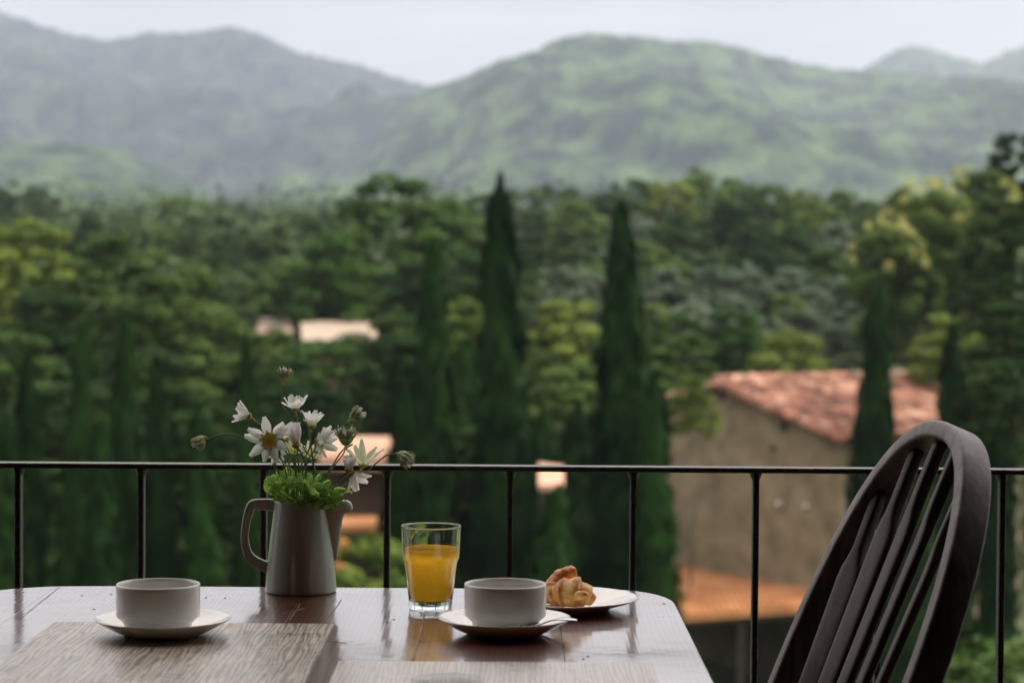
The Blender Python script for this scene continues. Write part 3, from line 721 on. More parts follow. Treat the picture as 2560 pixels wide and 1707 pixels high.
b = MB(); b.box((TX0 + .08, TY0 + .08, TZ - .10), (TX1 - .07, TY1 - .15, TZ - .029)); b.build('apron', m_table, table, smooth=False)
for (x, y) in ((TX0 + .12, TY0 + .12), (TX1 - .11, TY0 + .12), (TX0 + .12, TY1 - .19), (TX1 - .11, TY1 - .19)):
    b = MB(); b.box((x - .03, y - .03, 0), (x + .03, y + .03, TZ - .101)); b.build('leg', m_table, table, smooth=False)
# shallow scratches in the varnish, a part of the top (raised flaked edges)
m_scr = mat('scratched_varnish', (.16, .10, .08), (.26, .19, .16), 200, .6)
b = MB(); rs = random.Random(8)
def scratch(pts, w=.0007):
    w *= .5
    P_ = [onz(px, py, TZ + .0006) for px, py in pts]; b = MB(); b.tube(smooth_path([tuple(p) for p in P_], 10), [(w * (.5 + rs.random()), .0003) for _ in range(11)], 4, ref=(0, 0, 1)); b.build('scratch', m_scr, table)
scratch([(750, 1508), (738, 1528), (722, 1552)]); scratch([(853, 1498), (838, 1520), (800, 1562)], .0009); scratch([(700, 1534), (730, 1527), (760, 1520)], .0006)
scratch([(1062, 1535), (1052, 1575), (1040, 1620), (1030, 1655)], .0018); scratch([(1045, 1600), (1070, 1603)], .0012)
scratch([(150, 1465), (112, 1495), (50, 1545)], .0008); scratch([(812, 1600), (850, 1604), (866, 1606)], .0008)
b = MB()
for (px, py) in ((205, 1488), (278, 1485), (235, 1522), (515, 1493), (563, 1494), (985, 1548), (968, 1555), (1470, 1640), (1458, 1646), (1230, 1605), (1660, 1508)):
    P_ = onz(px, py, TZ + .0002); b.lathe([(.0001, .0005), (.0012, .0004), (.0016, 0)], 7, P_)
tag(b.build('varnish_pit', m_dark, table), kind='stuff')

# placemats
m_mat = wood('printed_woodgrain_vinyl', (.035, .022, .014), (.42, .33, .24), rough=.4, coat=.4, crough=.2, bumpk=.03, gscale=130, wave_mix=.6, dist=14)
m_mat2 = wood('printed_pale_woodgrain_vinyl', (.17, .14, .12), (.46, .40, .36), rough=.4, coat=.6, crough=.2, bumpk=.03, gscale=140, wave_mix=.4, dist=9)
def placemat(label, x0, x1, yb, mm, rot=0):
    b = MB(); b.box((x0, yb - .45, TZ + .0006), (x1, yb, TZ + .0022)); o = b.build('placemat', mm, smooth=False); bevel(o, .0005, 1)
    tag(o, label, 'placemat', 'woodgrain placemats')
placemat('woodgrain placemat under the left cup and saucer', -.508, -.196, 2.532, m_mat)
placemat('pale woodgrain placemat at the bottom centre, in front of the right cup', -.173, .143, 2.290, m_mat2)

# ================================================================== CROCKERY
def porcelain(name, c, rough=.12):
    m = mat(name, c, tuple(x * .94 for x in c), 30, rough, spec=.5); p = [n for n in m.node_tree.nodes if n.type == 'BSDF_PRINCIPLED'][0]
    p.inputs['Subsurface Weight'].default_value = .04; p.inputs['Subsurface Radius'].default_value = (.4, .3, .2); p.inputs['Subsurface Scale'].default_value = .01
    return m
m_por = porcelain('white_porcelain', (.78, .77, .735))
m_jug = porcelain('cream_grey_glaze', (.41, .455, .39), .16)
m_coffee = mat('milky_coffee', (.30, .27, .23), (.36, .33, .29), 40, .25)
m_steel = mat('polished_steel', (.62, .62, .64), None, 30, .12, metal=1.0)
def saucer_prof():
    return [(.0001, .0035), (.026, .0035), (.036, .0045), (.050, .009), (.064, .0150), (.0705, .0183), (.0722, .0190), (.0728, .0186), (.0722, .0176),
            (.064, .0126), (.052, .0060), (.043, .0022), (.040, 0), (.036, 0), (.034, .0014), (.0001, .0014)]
def cup_prof():
    r = .0447
    return [(.0001, .0045), (.026, .0045), (.034, .007), (.0405, .014), (.0415, .024), (.0420, .048), (.0424, .0512), (.0432, .0522), (.0443, .0520), (.0449, .0508), (.0449, .046), (.0448, .0185), (.0444, .0170), (.0424, .0156), (.0388, .0150), (.0372, .0136), (.0358, .0060), (.0342, .0012), (.0330, 0), (.030, 0), (.0290, .0012), (.0001, .0012)]
def saucer_at(label, cx, cy, z=TZ, group='white saucers'):
    b = MB(); b.lathe(saucer_prof(), 96); o = b.build('saucer', m_por, world=False); o.location = (cx, cy, z); return tag(o, label, 'saucer', group)
def cup_at(label, cx, cy, z):
    t = thing('cup', label, 'cup', (cx, cy, z), 'white straight-sided cups')
    b = MB(); b.lathe(cup_prof(), 96); b.build('body', m_por, t, world=False)
    b = MB(); b.lathe([(.0001, .020), (.0408, .020), (.0412, .0208)], 64); b.build('coffee', m_coffee, t, world=False)
    return t
ls = onz(407, 1550, TZ + .018); rs_ = onz(1261, 1543, TZ + .018)
saucer_at('white saucer under the left cup on the dark woodgrain mat', ls.x, ls.y, TZ + .0023)
cup_at('white straight-sided cup on the left, standing on the woodgrain mat side', onz(401, 1545, TZ + .018).x, ls.y - .002, TZ + .0060)
saucer_at('white saucer under the right cup, with the teaspoon on it', rs_.x, rs_.y)
cup_at('white straight-sided cup on the right, beside the juice glass and croissant', onz(1263, 1543, TZ + .018).x, rs_.y - .001, TZ + .0037)
# plate
pc = onz(1404, 1491, TZ + .014)
b = MB(); b.lathe([(.0001, .004), (.050, .004), (.056, .005), (.064, .009), (.085, .0135), (.0895, .0150), (.0905, .0147), (.0900, .0137), (.084, .0110), (.062, .0045), (.056, .001), (.053, 0), (.050, 0), (.048, .0015), (.0001, .0015)], 112)
o = b.build('side_plate', m_por, world=False); o.location = (pc.x, pc.y, TZ); tag(o, 'white round plate holding the croissant behind the right cup', 'plate')
# teaspoon
def spoon():
    t = thing('teaspoon', 'small steel teaspoon resting on the right saucer with its handle over the rim', 'spoon', (rs_.x + .05, rs_.y - .02, TZ + .012))
    b = MB()
    a = at(1346, 1548, rs_.y - .026); e = at(1441, 1556, rs_.y - .046)
    a = Vector((a.x, a.y, TZ + .0135)); e = Vector((e.x, e.y, TZ + .0225))
    pts = [tuple(a.lerp(e, u) + Vector((0, 0, .004 * math.sin(u * math.pi)))) for u in np.linspace(0, 1, 14)]
    wd = [.0024, .0024, .0026, .0030, .0036, .0046, .0056, .0066, .0074, .0078, .0074, .0062, .0044, .0020]
    b.tube(pts, [(w_, .0009) for w_ in wd], sq=roundsec(1, 1, .6), ref=(0, 0, 1)); b.build('handle', m_steel, t)
    b = MB(); rot = Matrix.Identity(3); vs = []
    for i, u in enumerate(np.linspace(0, 1, 10)):
        for k in range(24):
            an = 2 * math.pi * k / 24; vs.append((a.x - .019 + .021 * u * math.cos(an), a.y + .0135 * u * math.sin(an) + .004, TZ + .0085 + .0065 * u * u))
    b.add(vs, [(i * 24 + k, i * 24 + (k + 1) % 24, (i + 1) * 24 + (k + 1) % 24, (i + 1) * 24 + k) for i in range(9) for k in range(24)])
    o = b.build('bowl', m_steel, t); s = o.modifiers.new('thick', 'SOLIDIFY'); s.thickness = .0009
    return t
spoon()

# glass of juice
m, t, p, o = new_mat('clear_glass'); p.inputs['Transmission Weight'].default_value = 1; p.inputs['Roughness'].default_value = .0; p.inputs['IOR'].default_value = 1.47; p.inputs['Base Color'].default_value = (.98, 1, .99, 1); m_glass = m
m, t, p, o = new_mat('orange_juice')
tc = N(t, 'ShaderNodeTexCoord'); nz = N(t, 'ShaderNodeTexNoise', inp={'Scale': 260, 'Detail': 5}); t.links.new(tc.outputs['Object'], nz.inputs['Vector'])
rp = ramp(t, [(.3, (.998, .69, .14)), (.7, (.998, .77, .19))]); t.links.new(nz.outputs[0], rp.inputs[0]); t.links.new(rp.outputs[0], p.inputs['Base Color'])
p.inputs['Roughness'].default_value = .25; p.inputs['Subsurface Weight'].default_value = 1.0; p.inputs['Subsurface Radius'].default_value = (1.0, .42, .05); p.inputs['Subsurface Scale'].default_value = .03; p.inputs['IOR'].default_value = 1.34
tr = N(t, 'ShaderNodeBsdfTranslucent'); t.links.new(rp.outputs[0], tr.inputs[0]); ms = N(t, 'ShaderNodeMixShader', inp={0: .92}); t.links.new(p.outputs[0], ms.inputs[1]); t.links.new(tr.outputs[0], ms.inputs[2]); t.links.new(ms.outputs[0], o.inputs[0])
m_juice = m
gp = onz(1076.5, 1520, TZ)
gl = thing('juice_glass', 'clear stepped tumbler more than half full of orange juice', 'glass', (gp.x, gp.y, TZ))
flute = lambda a, z: 1 + (.012 * abs(math.sin(a * 6)) if z < .012 else 0)
b = MB(); b.lathe([(.0001, .0022), (.018, .0022), (.0222, .0008), (.0240, 0), (.0250, .0008), (.0256, .004), (.0262, .012), (.0285, .034), (.0312, .0545), (.0318, .0560), (.0334, .0590), (.0337, .0620), (.0345, .078), (.0352, .0955), (.0352, .0970), (.0346, .0978), (.0339, .0970), (.0338, .0955), (.0331, .078), (.0322, .0615), (.0319, .0590), (.0303, .0565), (.0298, .0545), (.0270, .034), (.0248, .0130), (.0235, .0100), (.0001, .0092)], 96)
b.build('tumbler', m_glass, gl, world=False)
b = MB(); b.lathe([(.0001, .0094), (.0232, .0102), (.0246, .0131), (.0268, .034), (.0296, .0545), (.0301, .0565), (.0317, .0590), (.0320, .0615), (.0325, .0712), (.0319, .0705), (.0001, .0703)], 96)
b.build('orange_juice', m_juice, gl, world=False)
b = MB()   # ridge marks on the thick glass base
# small clear dishes at the bottom edge
m, t, p, o = new_mat('clear_plastic'); tb = N(t, 'ShaderNodeBsdfTransparent', inp={0: (.96, .97, .97, 1)}); ms = N(t, 'ShaderNodeMixShader', inp={0: .14}); p.inputs['Roughness'].default_value = .15; p.inputs['Base Color'].default_value = (.5, .5, .5, 1)
t.links.new(tb.outputs[0], ms.inputs[1]); t.links.new(p.outputs[0], ms.inputs[2]); t.links.new(ms.outputs[0], o.inputs[0]); m_plast = m
def coaster(label, px, py, r):
    q = onz(px, py, TZ + .005)
    b = MB(); b.lathe([(.0001, .0030), (r * .80, .0030), (r * .84, .0042), (r * .96, .0044), (r, .0036), (r, .0012), (r * .97, .0003), (r * .90, 0), (r * .86, .0006), (.0001, .0006)], 72)
    o = b.build('clear_coaster', m_plast, world=False); o.location = (q.x, q.y, TZ + .0026); tag(o, label, 'coaster', 'clear plastic coasters')
coaster('clear plastic coaster on the pale mat at the bottom centre', 1118, 1700, .0345)
coaster('clear plastic coaster on the left mat, cut off by the bottom edge', 236, 1722, .027)

# croissant
m, t, p, o = new_mat('baked_pastry')
tc = N(t, 'ShaderNodeTexCoord'); nz = N(t, 'ShaderNodeTexNoise', inp={'Scale': 45, 'Detail': 6, 'Roughness': .7}); t.links.new(tc.outputs['Object'], nz.inputs['Vector'])
n2 = N(t, 'ShaderNodeTexNoise', inp={'Scale': 320, 'Detail': 4}); t.links.new(tc.outputs['Object'], n2.inputs['Vector'])
rp = ramp(t, [(.34, (.34, .12, .02)), (.48, (.68, .29, .05)), (.62, (.90, .62, .24))]); t.links.new(nz.outputs[0], rp.inputs[0]); t.links.new(rp.outputs[0], p.inputs['Base Color'])
bm = N(t, 'ShaderNodeBump', inp={'Strength': .5, 'Distance': .002}); t.links.new(n2.outputs[0], bm.inputs['Height']); t.links.new(bm.outputs[0], p.inputs['Normal'])
p.inputs['Roughness'].default_value = .5; p.inputs['Subsurface Weight'].default_value = .2; p.inputs['Subsurface Scale'].default_value = .006
m_pastry = m
cr = thing('croissant', 'golden flaky croissant with one horn sticking up, on the side plate', 'croissant', (pc.x, pc.y, TZ + .005))
def pastry(name, path, turns, seed, n=110, amp=.13):
    sm = smooth_path(path, n); mpx = pc.y / FPX; b = MB(); S = 40
    C3 = [at(q[0], q[1], pc.y + q[2]) for q in sm]; RR = [q[3] * mpx for q in sm]
    vs = []; prev = None
    for i in range(n + 1):
        T_ = (C3[min(i + 1, n)] - C3[max(i - 1, 0)]).normalized()
        if prev is None: prev = Vector((0, -1, .2))
        A_ = (prev - T_ * prev.dot(T_)).normalized(); B_ = T_.cross(A_); prev = A_
        for k in range(S):
            an = 2 * math.pi * k / S
            ph = (i / n * turns + .06 * math.sin(an * 1.0 + seed)) % 1.0       # overlapping rolls, each ends in a lip
            rr = RR[i] * (1 + amp * (ph ** 1.5 if ph < .84 else .77 * (1 - ph) / .16) - amp * .4)
            q = C3[i] + (A_ * math.cos(an) + B_ * math.sin(an)) * rr
            nn = mnoise.fractal(q * 60 + Vector((seed, 0, 0)), 1, 2, 3) * .0014 + mnoise.fractal(q * 240, 1, 2, 3) * .0004
            q = q + (q - C3[i]).normalized() * nn
            q.z = max(q.z, TZ + .0062)
            vs.append(tuple(q))
    b.add(vs, [(i * S + k, i * S + (k + 1) % S, (i + 1) * S + (k + 1) % S, (i + 1) * S + k) for i in range(n) for k in range(S)])
    b.add([vs[k] for k in range(S)], [tuple(range(S))[::-1]]); b.add([vs[n * S + k] for k in range(S)], [tuple(range(S))])
    return b.build(name, m_pastry, cr)
pastry('horn', [(1441, 1424, .012, 5), (1436, 1426, .012, 13), (1420, 1434, .014, 20), (1402, 1450, .016, 27), (1390, 1472, .014, 33), (1386, 1492, .006, 34), (1388, 1504, .0, 24)], 4, 1.3, amp=.24)
pastry('body', [(1372, 1500, .004, 14), (1390, 1490, -.004, 26), (1412, 1484, -.012, 36), (1436, 1484, -.018, 41), (1458, 1488, -.020, 34), (1474, 1496, -.020, 22), (1484, 1504, -.020, 11)], 5, 4.1, amp=.30)
pastry('end_fold', [(1438, 1502, -.034, 5), (1441, 1494, -.037, 10), (1450, 1487, -.040, 11), (1462, 1489, -.038, 10), (1470, 1496, -.034, 6)], 2, 7.0, 50)

# ================================================================== JUG WITH DAISIES
JY = 2.802; jb = at(752.5, 1486, JY); JX = jb.x
jm = JY / FPX
def JZ(py): return TZ + (1493.5 - py) * jm * 1.0
jug = thing('jug', 'cream-grey ceramic jug with angular handle and spout holding the daisies', 'jug', (JX, JY, TZ))
Ht = JZ(1268) - TZ; rb, rt = 89.2 * jm, 66.5 * jm
prof = [(.0001, .002), (rb - .006, .002), (rb - .004, 0), (rb - .0015, 0), (rb - .0003, .0012), (rb, .004)]
for k in range(1, 13):
    u = k / 12; prof.append((rb + (rt - rb) * (u ** 1.25 * .9 + u * .1), .004 + (Ht - .004) * u))
prof += [(rt - .0002, Ht + .0010), (rt - .0012, Ht + .0016), (rt - .0026, Ht + .0008), (rt - .0031, Ht - .004), (rb - .005, .02), (rb - .008, .006), (.0001, .006)]
b = MB(); b.lathe(prof, 112); b.build('body', m_jug, jug, world=False)
# spout: stacked half ellipses from the body out to the tip
sp = [(1400, 842, .004), (1370, 846, .0075), (1347, 849.5, .0095), (1320, 853, .011), (1296, 857, .0125), (1285, 861, .0135), (1279.5, 869, .0142), (1279, 877, .0142), (1274, 881.5, .0140), (1268, 882.5, .0138), (1260, 880.5, .0130), (1254, 876, .0122), (1250.5, 871, .0115), (1250, 866, .0108)]
b = MB(); S = 21; vs = []; slx = JX
for (py, tx, wy) in sp:
    zc = at(tx, py, JY).z; X1 = at(tx, py, JY).x; zz = zc
    for k in range(S):
        th = math.pi * (k / (S - 1) - .5); u = math.cos(th)
        xb = JX + (rb + (rt - rb) * min(1, max(0, (zc - TZ) / Ht))) - .006
        vs.append((xb + (X1 - xb) * (u ** .8), JY + wy * math.sin(th) * (1 - .30 * u), zz - (0 if zc < TZ + Ht else (zc - (TZ + Ht + .0005)) * (1 - u) ** 1.0)))
b.add(vs, [(i * S + k, i * S + k + 1, (i + 1) * S + k + 1, (i + 1) * S + k) for i in range(len(sp) - 1) for k in range(S - 1)])
nb = (len(sp) - 1) * S
b.add(vs[nb:nb + S], [tuple(range(S))])
b.build('spout', m_jug, jug)
hp = [(696, 1263), (672, 1261), (650, 1260), (634, 1261), (626, 1268), (619, 1290), (613.5, 1320), (612, 1345), (615, 1368), (623, 1388), (637, 1402), (655, 1412), (672, 1417), (684, 1419)]
sm = smooth_path([tuple(at(a, c, JY)) for a, c in hp], 60)
b = MB(); b.tube(sm, [(.0062 + .0012 * math.cos(i / 60 * 6.28), .0036 - .0002 * math.cos(i / 60 * 6.28)) for i in range(61)], sq=roundsec(1, 1, .75, 4), ref=(0, 1, 0)); 
b.build('handle', m_jug, jug)

# --- flowers
def petal_mesh(name, L_, W_, curl, notch, m, seed):
    """petal lying along +X, thin but solid, veined grooves along its length"""
    r_ = random.Random(seed); NX_, NY_ = 9, 6; vs = []
    for s_ in (0,):
        for i in range(NX_ + 1):
            u = i / NX_; wd = W_ * .5 * (math.sin(math.pi * min(1, (.10 + .90 * u) ** .8)) ** .5 if u < 1 else .42) * (.55 + .45 * min(1, u * 2.2))
            for j in range(NY_ + 1):
                v = j / NY_ * 2 - 1
                x = L_ * u - (notch * L_ * (1 - abs(abs(v) - .5) * 2) * -1 if u > .95 else 0)
                z = curl * L_ * u * u + .10 * W_ * (v * v) * 2 + .035 * W_ * math.cos(v * 9.4) * (1 if u > .1 else 0)
                z += .02 * L_ * math.sin(u * 7 + seed) * v
                vs.append((x, v * wd, z + s_ * .00009))
    n = (NX_ + 1) * (NY_ + 1); fs = []
    for i in range(NX_):
        for j in range(NY_):
            a = i * (NY_ + 1) + j; fs.append((a, a + NY_ + 1, a + NY_ + 2, a + 1))
    b = MB(); b.add(vs, fs); return b.mesh(name, m)
def softmat(name, c, c2, trans, scale=300, rough=.6):
    m, t, p, o = new_mat(name); tc = N(t, 'ShaderNodeTexCoord'); mp = N(t, 'ShaderNodeMapping', inp={'Scale': (.15, 1, 1)})
    nz = N(t, 'ShaderNodeTexNoise', inp={'Scale': scale, 'Detail': 3}); t.links.new(tc.outputs['Object'], mp.inputs[0]); t.links.new(mp.outputs[0], nz.inputs['Vector'])
    rp = ramp(t, [(.3, c), (.7, c2)]); t.links.new(nz.outputs[0], rp.inputs[0]); t.links.new(rp.outputs[0], p.inputs['Base Color']); p.inputs['Roughness'].default_value = rough
    p.inputs['Specular IOR Level'].default_value = .3
    tr = N(t, 'ShaderNodeBsdfTranslucent'); t.links.new(rp.outputs[0], tr.inputs[0]); ms = N(t, 'ShaderNodeMixShader', inp={0: trans})
    t.links.new(p.outputs[0], ms.inputs[1]); t.links.new(tr.outputs[0], ms.inputs[2]); t.links.new(ms.outputs[0], o.inputs[0]); return m
m_pet = softmat('white_petal', (.84, .84, .82), (.93, .93, .90), .45)
m_pety = softmat('cream_petal', (.74, .78, .52), (.88, .90, .74), .45)
m_disc = mat('yellow_florets', (.75, .58, .05), (.95, .82, .14), 900, .8, .3, 1500)
m_discb = mat('brown_florets', (.12, .10, .03), (.32, .26, .06), 900, .8, .8, 1500)
m_stem = softmat('green_stem', (.13, .20, .07), (.24, .32, .13), .15, 200)
m_knot = mat('amber_stem_joint', (.35, .17, .03), (.55, .32, .06), 300, .5)
m_sepal = softmat('sepal_green', (.24, .30, .12), (.55, .60, .34), .3, 250)
PETS = [petal_mesh('petal', 1, .54, .10, .05, m_pet, 1), petal_mesh('petal', 1, .50, .22, .08, m_pet, 2), petal_mesh('petal', 1, .58, -.05, .06, m_pet, 3)]
PETY = [petal_mesh('petal', 1, .42, .12, .05, m_pety, 4), petal_mesh('petal', 1, .38, -.04, .05, m_pety, 5)]
def R1(x, y): return (440 + x / 3.564, 880 + y / 3.564)
def fpt(x, y, dy=0): px, py = R1(x, y); return at(px, py, JY + dy)
mouth = Vector((JX, JY, TZ + Ht - .004))
def frame(n):
    n = n.normalized(); a = n.cross(Vector((0, 0, 1))) if abs(n.z) < .95 else n.cross(Vector((1, 0, 0))); a.normalize(); return n, a, n.cross(a)
def stem_part(root, pts, r=.00095, m=None):
    sm = smooth_path([tuple(p) for p in pts], 26); b = MB()
    b.tube(sm, [r * (1.15 - .3 * i / 26) for i in range(27)], 7); b.build('stem', m or m_stem, root)
def stem_pts(pix, dy0, foot):
    """pix: stem points from the head down (region px); then a point inside the jug"""
    out = []; n = len(pix)
    for i, (x, y) in enumerate(pix): out.append(fpt(x, y, dy0 * (1 - i / n) + foot[1] * (i / n)))
    f = mouth + Vector((foot[0], foot[1], -.045))
    e = mouth + Vector((foot[0] * 1.0 , foot[1], .002))
    return out + [e, f]
def daisy(label, cx, cy, dy, ndir, npet, plen, opn, stempix, foot, disc=.30, yel=False, drop=(), seed=1, dmat=None, spread=.12, ds=1.0):
    r_ = random.Random(seed); C0 = fpt(cx, cy, dy); n, a, bb = frame(Vector(ndir)); ln = plen * 1.10 / 3.564 * jm
    t = thing('daisy', label, 'flower', C0, 'daisies and buds in the jug')
    for k in range(npet):
        if k in drop: continue
        ph = 2 * math.pi * k / npet + r_.gauss(0, .12); op = R_(opn) + r_.gauss(0, spread)
        rad = a * math.cos(ph) + bb * math.sin(ph); d = (n * math.cos(op) + rad * math.sin(op)).normalized(); up = (n * math.sin(op) - rad * math.cos(op)).normalized(); side = up.cross(d)
        l = ln * r_.uniform(.86, 1.1); w_ = ln * r_.uniform(.85, 1.15)
        if d.z > 5: pass
        o = link('petal', r_.choice(PETY if yel else PETS), t)
        Mx = Matrix((d * l, side * w_, up * w_)).transposed().to_4x4(); Mx.translation = rad * ln * disc * .6
        o.matrix_local = Mx
    dr = ln * disc * ds; b = MB(); q = n.to_track_quat('Z', 'Y').to_matrix()
    b.lathe([(dr, -.10 * dr), (dr * 1.02, .12 * dr), (dr * .8, .42 * dr), (dr * .4, .56 * dr), (.0001, .58 * dr)], 20, (0, 0, 0), q, lambda an, z: 1 + .05 * math.sin(an * 9 + z * 4000)); b.build('disc', dmat or m_disc, t, world=False)
    b = MB(); b.lathe([(.0011, -.85 * dr), (.45 * dr, -.70 * dr), (.85 * dr, -.38 * dr), (1.06 * dr, -.05 * dr)], 16, (0, 0, 0), q)
    for k in range(10):
        ph = k * .628; rad = a * math.cos(ph) + bb * math.sin(ph); p0 = rad * dr * 1.02 - n * dr * .15; p1 = rad * dr * 1.25 + n * dr * .42
        b.tube([p0 - n * dr * .25, p0, p1], [(.25 * dr, .05 * dr), (.26 * dr, .05 * dr), (.04 * dr, .02 * dr)], 6, ref=rad)
    b.build('calyx', m_sepal, t, world=False)
    s0 = C0 - n * dr * .8
    if stempix is not None:
        P_ = [s0] + stem_pts(stempix, dy, foot); stem_part(t, P_)
        d_ = (Vector(P_[1]) - s0).normalized(); b = MB(); b.tube([s0, s0 + d_ * .003, s0 + d_ * .0065], [.0013, .0017, .0011], 8); b.build('stem_joint', m_knot, t)
    return t
def bud(label, cx, cy, dy, ndir, size, stempix, foot, seed=1, white=.5, knob=(0, 0)):
    r_ = random.Random(seed); C0 = fpt(cx, cy, dy); n, a, bb = frame(Vector(ndir)); s = size / 3.564 * jm * .5
    t = thing('flower_bud', label, 'flower bud', C0, 'daisies and buds in the jug')
    q = n.to_track_quat('Z', 'Y').to_matrix()
    b = MB(); b.lathe([(.0012, -.95 * s), (.35 * s, -.80 * s), (.62 * s, -.45 * s), (.70 * s, -.05 * s), (.55 * s, .25 * s), (.0001, .45 * s)], 16, (0, 0, 0), q); b.build('calyx', m_sepal, t, world=False)
    for nm, mm, rows in (('sepal', m_sepal, ((.05, .70, 9, .62), (.40, .62, 8, .50))), ('petal_tip', m_pet, ((.28, .55, 9, .55), (.55, .34, 6, .42)))):
        b = MB()
        for (z0, rr, cnt, ll) in rows:
            for k in range(cnt):
                if nm == 'petal_tip' and r_.random() > white + .25: continue
                ph = 6.283 * (k + r_.random() * .4 + (z0 * 3)) / cnt; rad = a * math.cos(ph) + bb * math.sin(ph); tan = rad.cross(n)
                base = rad * rr * s * .85 + n * (z0 - .35) * s; tip = rad * s * (rr + r_.uniform(.05, .34)) + n * (z0 + ll * r_.uniform(.55, 1.0)) * s
                mid_ = base.lerp(tip, .55) + rad * s * .12
                b.tube([base, mid_, tip], [(.15 * s, .05 * s), (.19 * s, .06 * s), (.05 * s, .02 * s)], 6, ref=rad)
        if b.v: tag(b.build(nm, mm, t, world=False), kind='stuff')
    s0 = C0 - n * s * .9; P_ = [s0] + stem_pts(stempix, dy, foot); stem_part(t, P_, .00085)
    d_ = (Vector(P_[1]) - s0).normalized(); b = MB(); b.tube([s0, s0 + d_ * .003, s0 + d_ * .006], [.0013, .0018, .0010], 8); b.build('stem_joint', m_knot, t)
    return t
bud('topmost flower bud, half-closed green with white tips above all the daisies', 970, 200, .0, (.12, -.1, 1), 150, [(948, 300), (940, 400), (965, 500), (1020, 590), (1065, 680), (1060, 900)], (-.004, .002), 3, .45)
daisy('white daisy facing upward below the topmost bud', 1062, 505, .003, (.02, -.12, 1), 11, 118, 52, [(1078, 590), (1090, 720), (1080, 900), (1100, 1060)], (.002, .006), .26, seed=5)
daisy('drooping white daisy with ragged petals, leftmost of the open daisies', 648, 575, .0, (-.82, -.1, .42), 12, 125, 30, [(705, 615), (780, 670), (900, 800), (1000, 960)], (-.010, .0), .26, seed=7, spread=.25)
bud('far left flower bud drooping at the end of a long arched stem', 205, 805, -.01, (-.55, -.25, -.75), 150, [(285, 775), (340, 752), (450, 730), (560, 745), (660, 780), (860, 880), (1000, 1040)], (-.016, -.004), 5, .7)
daisy('large white daisy facing the viewer with a bright yellow centre', 832, 785, -.030, (-.10, -1, .16), 9, 150, 80, [(880, 900), (960, 1000)], (-.012, -.010), .42, seed=11, spread=.07)
daisy('half-open white daisy with petals raised like a cup in the middle of the bunch', 1070, 828, -.022, (-.14, -.10, 1), 8, 170, 20, [(1105, 880), (1150, 980), (1160, 1080)], (.004, -.008), .20, seed=13, spread=.07)
daisy('white daisy facing upward with a yellow-brown base right of the topmost daisies', 1208, 655, .006, (.05, -.18, 1), 10, 122, 40, [(1198, 720), (1190, 850), (1140, 960), (1110, 1060)], (.004, .004), .30, seed=17)
daisy('white daisy turned to the right with pale yellow-green petal bases', 1275, 800, -.004, (.80, -.45, .12), 10, 140, 62, [(1240, 860), (1180, 960), (1130, 1060)], (.006, .0), .30, seed=19, drop=(3,), yel=False)
bud('green and white bud on the upper right stem', 1612, 560, .004, (.75, -.2, .55), 165, [(1535, 618), (1500, 642), (1400, 700), (1300, 800), (1240, 920), (1150, 1040)], (.008, .006), 9, .7)
bud('dark green bud standing upright below the upper right bud', 1516, 745, .006, (.02, -.15, 1), 200, [(1516, 820), (1495, 900), (1410, 1010), (1350, 1110), (1330, 1200)], (.020, .004), 12, .15)
daisy('pale yellow-green daisy opening upward at the right of the bunch', 1668, 1000, .004, (.10, -.30, 1), 8, 185, 44, [(1640, 1060), (1560, 1140), (1440, 1230)], (.023, .004), .20, yel=True, seed=23, drop=(4,))
daisy('small white daisy in front of the pale yellow-green daisy', 1540, 1045, -.014, (.10, -.25, 1), 10, 120, 30, [(1490, 1090), (1420, 1160), (1360, 1220)], (.022, -.008), .26, seed=29)
daisy('white daisy hanging down over the jug spout', 1575, 1100, -.010, (.62, -.45, -.62), 10, 130, 50, [(1500, 1120), (1430, 1180), (1370, 1240)], (.024, -.004), .28, seed=31, drop=(2,))
bud('far right flower bud nodding at the end of an arched stem', 2040, 945, -.004, (.70, -.35, -.5), 175, [(1950, 912), (1880, 916), (1800, 975), (1710, 1055), (1600, 1140), (1480, 1240)], (.024, .0), 21, .45)
daisy('faded daisy with brownish centre just under the large white daisy', 892, 905, -.020, (.10, -1, -.10), 12, 62, 84, [(880, 1000), (920, 1080)], (-.014, -.006), .62, seed=37, dmat=m_discb)
daisy('partly hidden yellowish daisy behind the stems in the middle', 1040, 880, .012, (.3, -.7, .6), 8, 95, 60, [(1050, 960), (1070, 1060)], (.0, .008), .30, yel=True, seed=41)
daisy('small creamy daisy half hidden behind the large white daisy', 985, 760, .014, (-.25, -.5, .8), 9, 105, 50, [(1010, 850), (1060, 980)], (-.004, .010), .28, seed=47)
daisy('white daisy low in the middle, partly behind the stems', 1180, 900, .012, (.25, -.7, .5), 9, 95, 62, [(1170, 960), (1130, 1060)], (.002, .012), .30, seed=53, yel=True)
# --- loose stems crossing the bunch
for lab, pix, dy, foot in (('thin green stem looping at the left of the bunch', [(865, 975), (880, 1030), (930, 1100)], -.012, (-.014, -.008)),
                      ('thin bare stem arching out to the right of the bunch', [(1575, 820), (1480, 880), (1400, 1000), (1345, 1090), (1350, 1150)], -.004, (.018, -.002)),
                      ('curved green stem crossing the middle of the bunch', [(1115, 530), (1165, 640), (1190, 760), (1210, 900), (1230, 1060)], -.006, (.012, -.004)),
                      ('short blunt stem sticking up left of the cup-shaped daisy', [(915, 695), (960, 790), (1020, 920), (1060, 1040)], -.010, (-.004, -.010)),
                      ('thick pale stem behind the leaves', [(1130, 830), (1180, 930), (1230, 1020), (1240, 1090)], .010, (.010, .010))):
    C0 = fpt(*pix[0], dy); t = thing('bare_flower', lab, 'flower stem', C0, 'loose stems in the jug'); stem_part(t, stem_pts(pix, dy, foot), .0009)

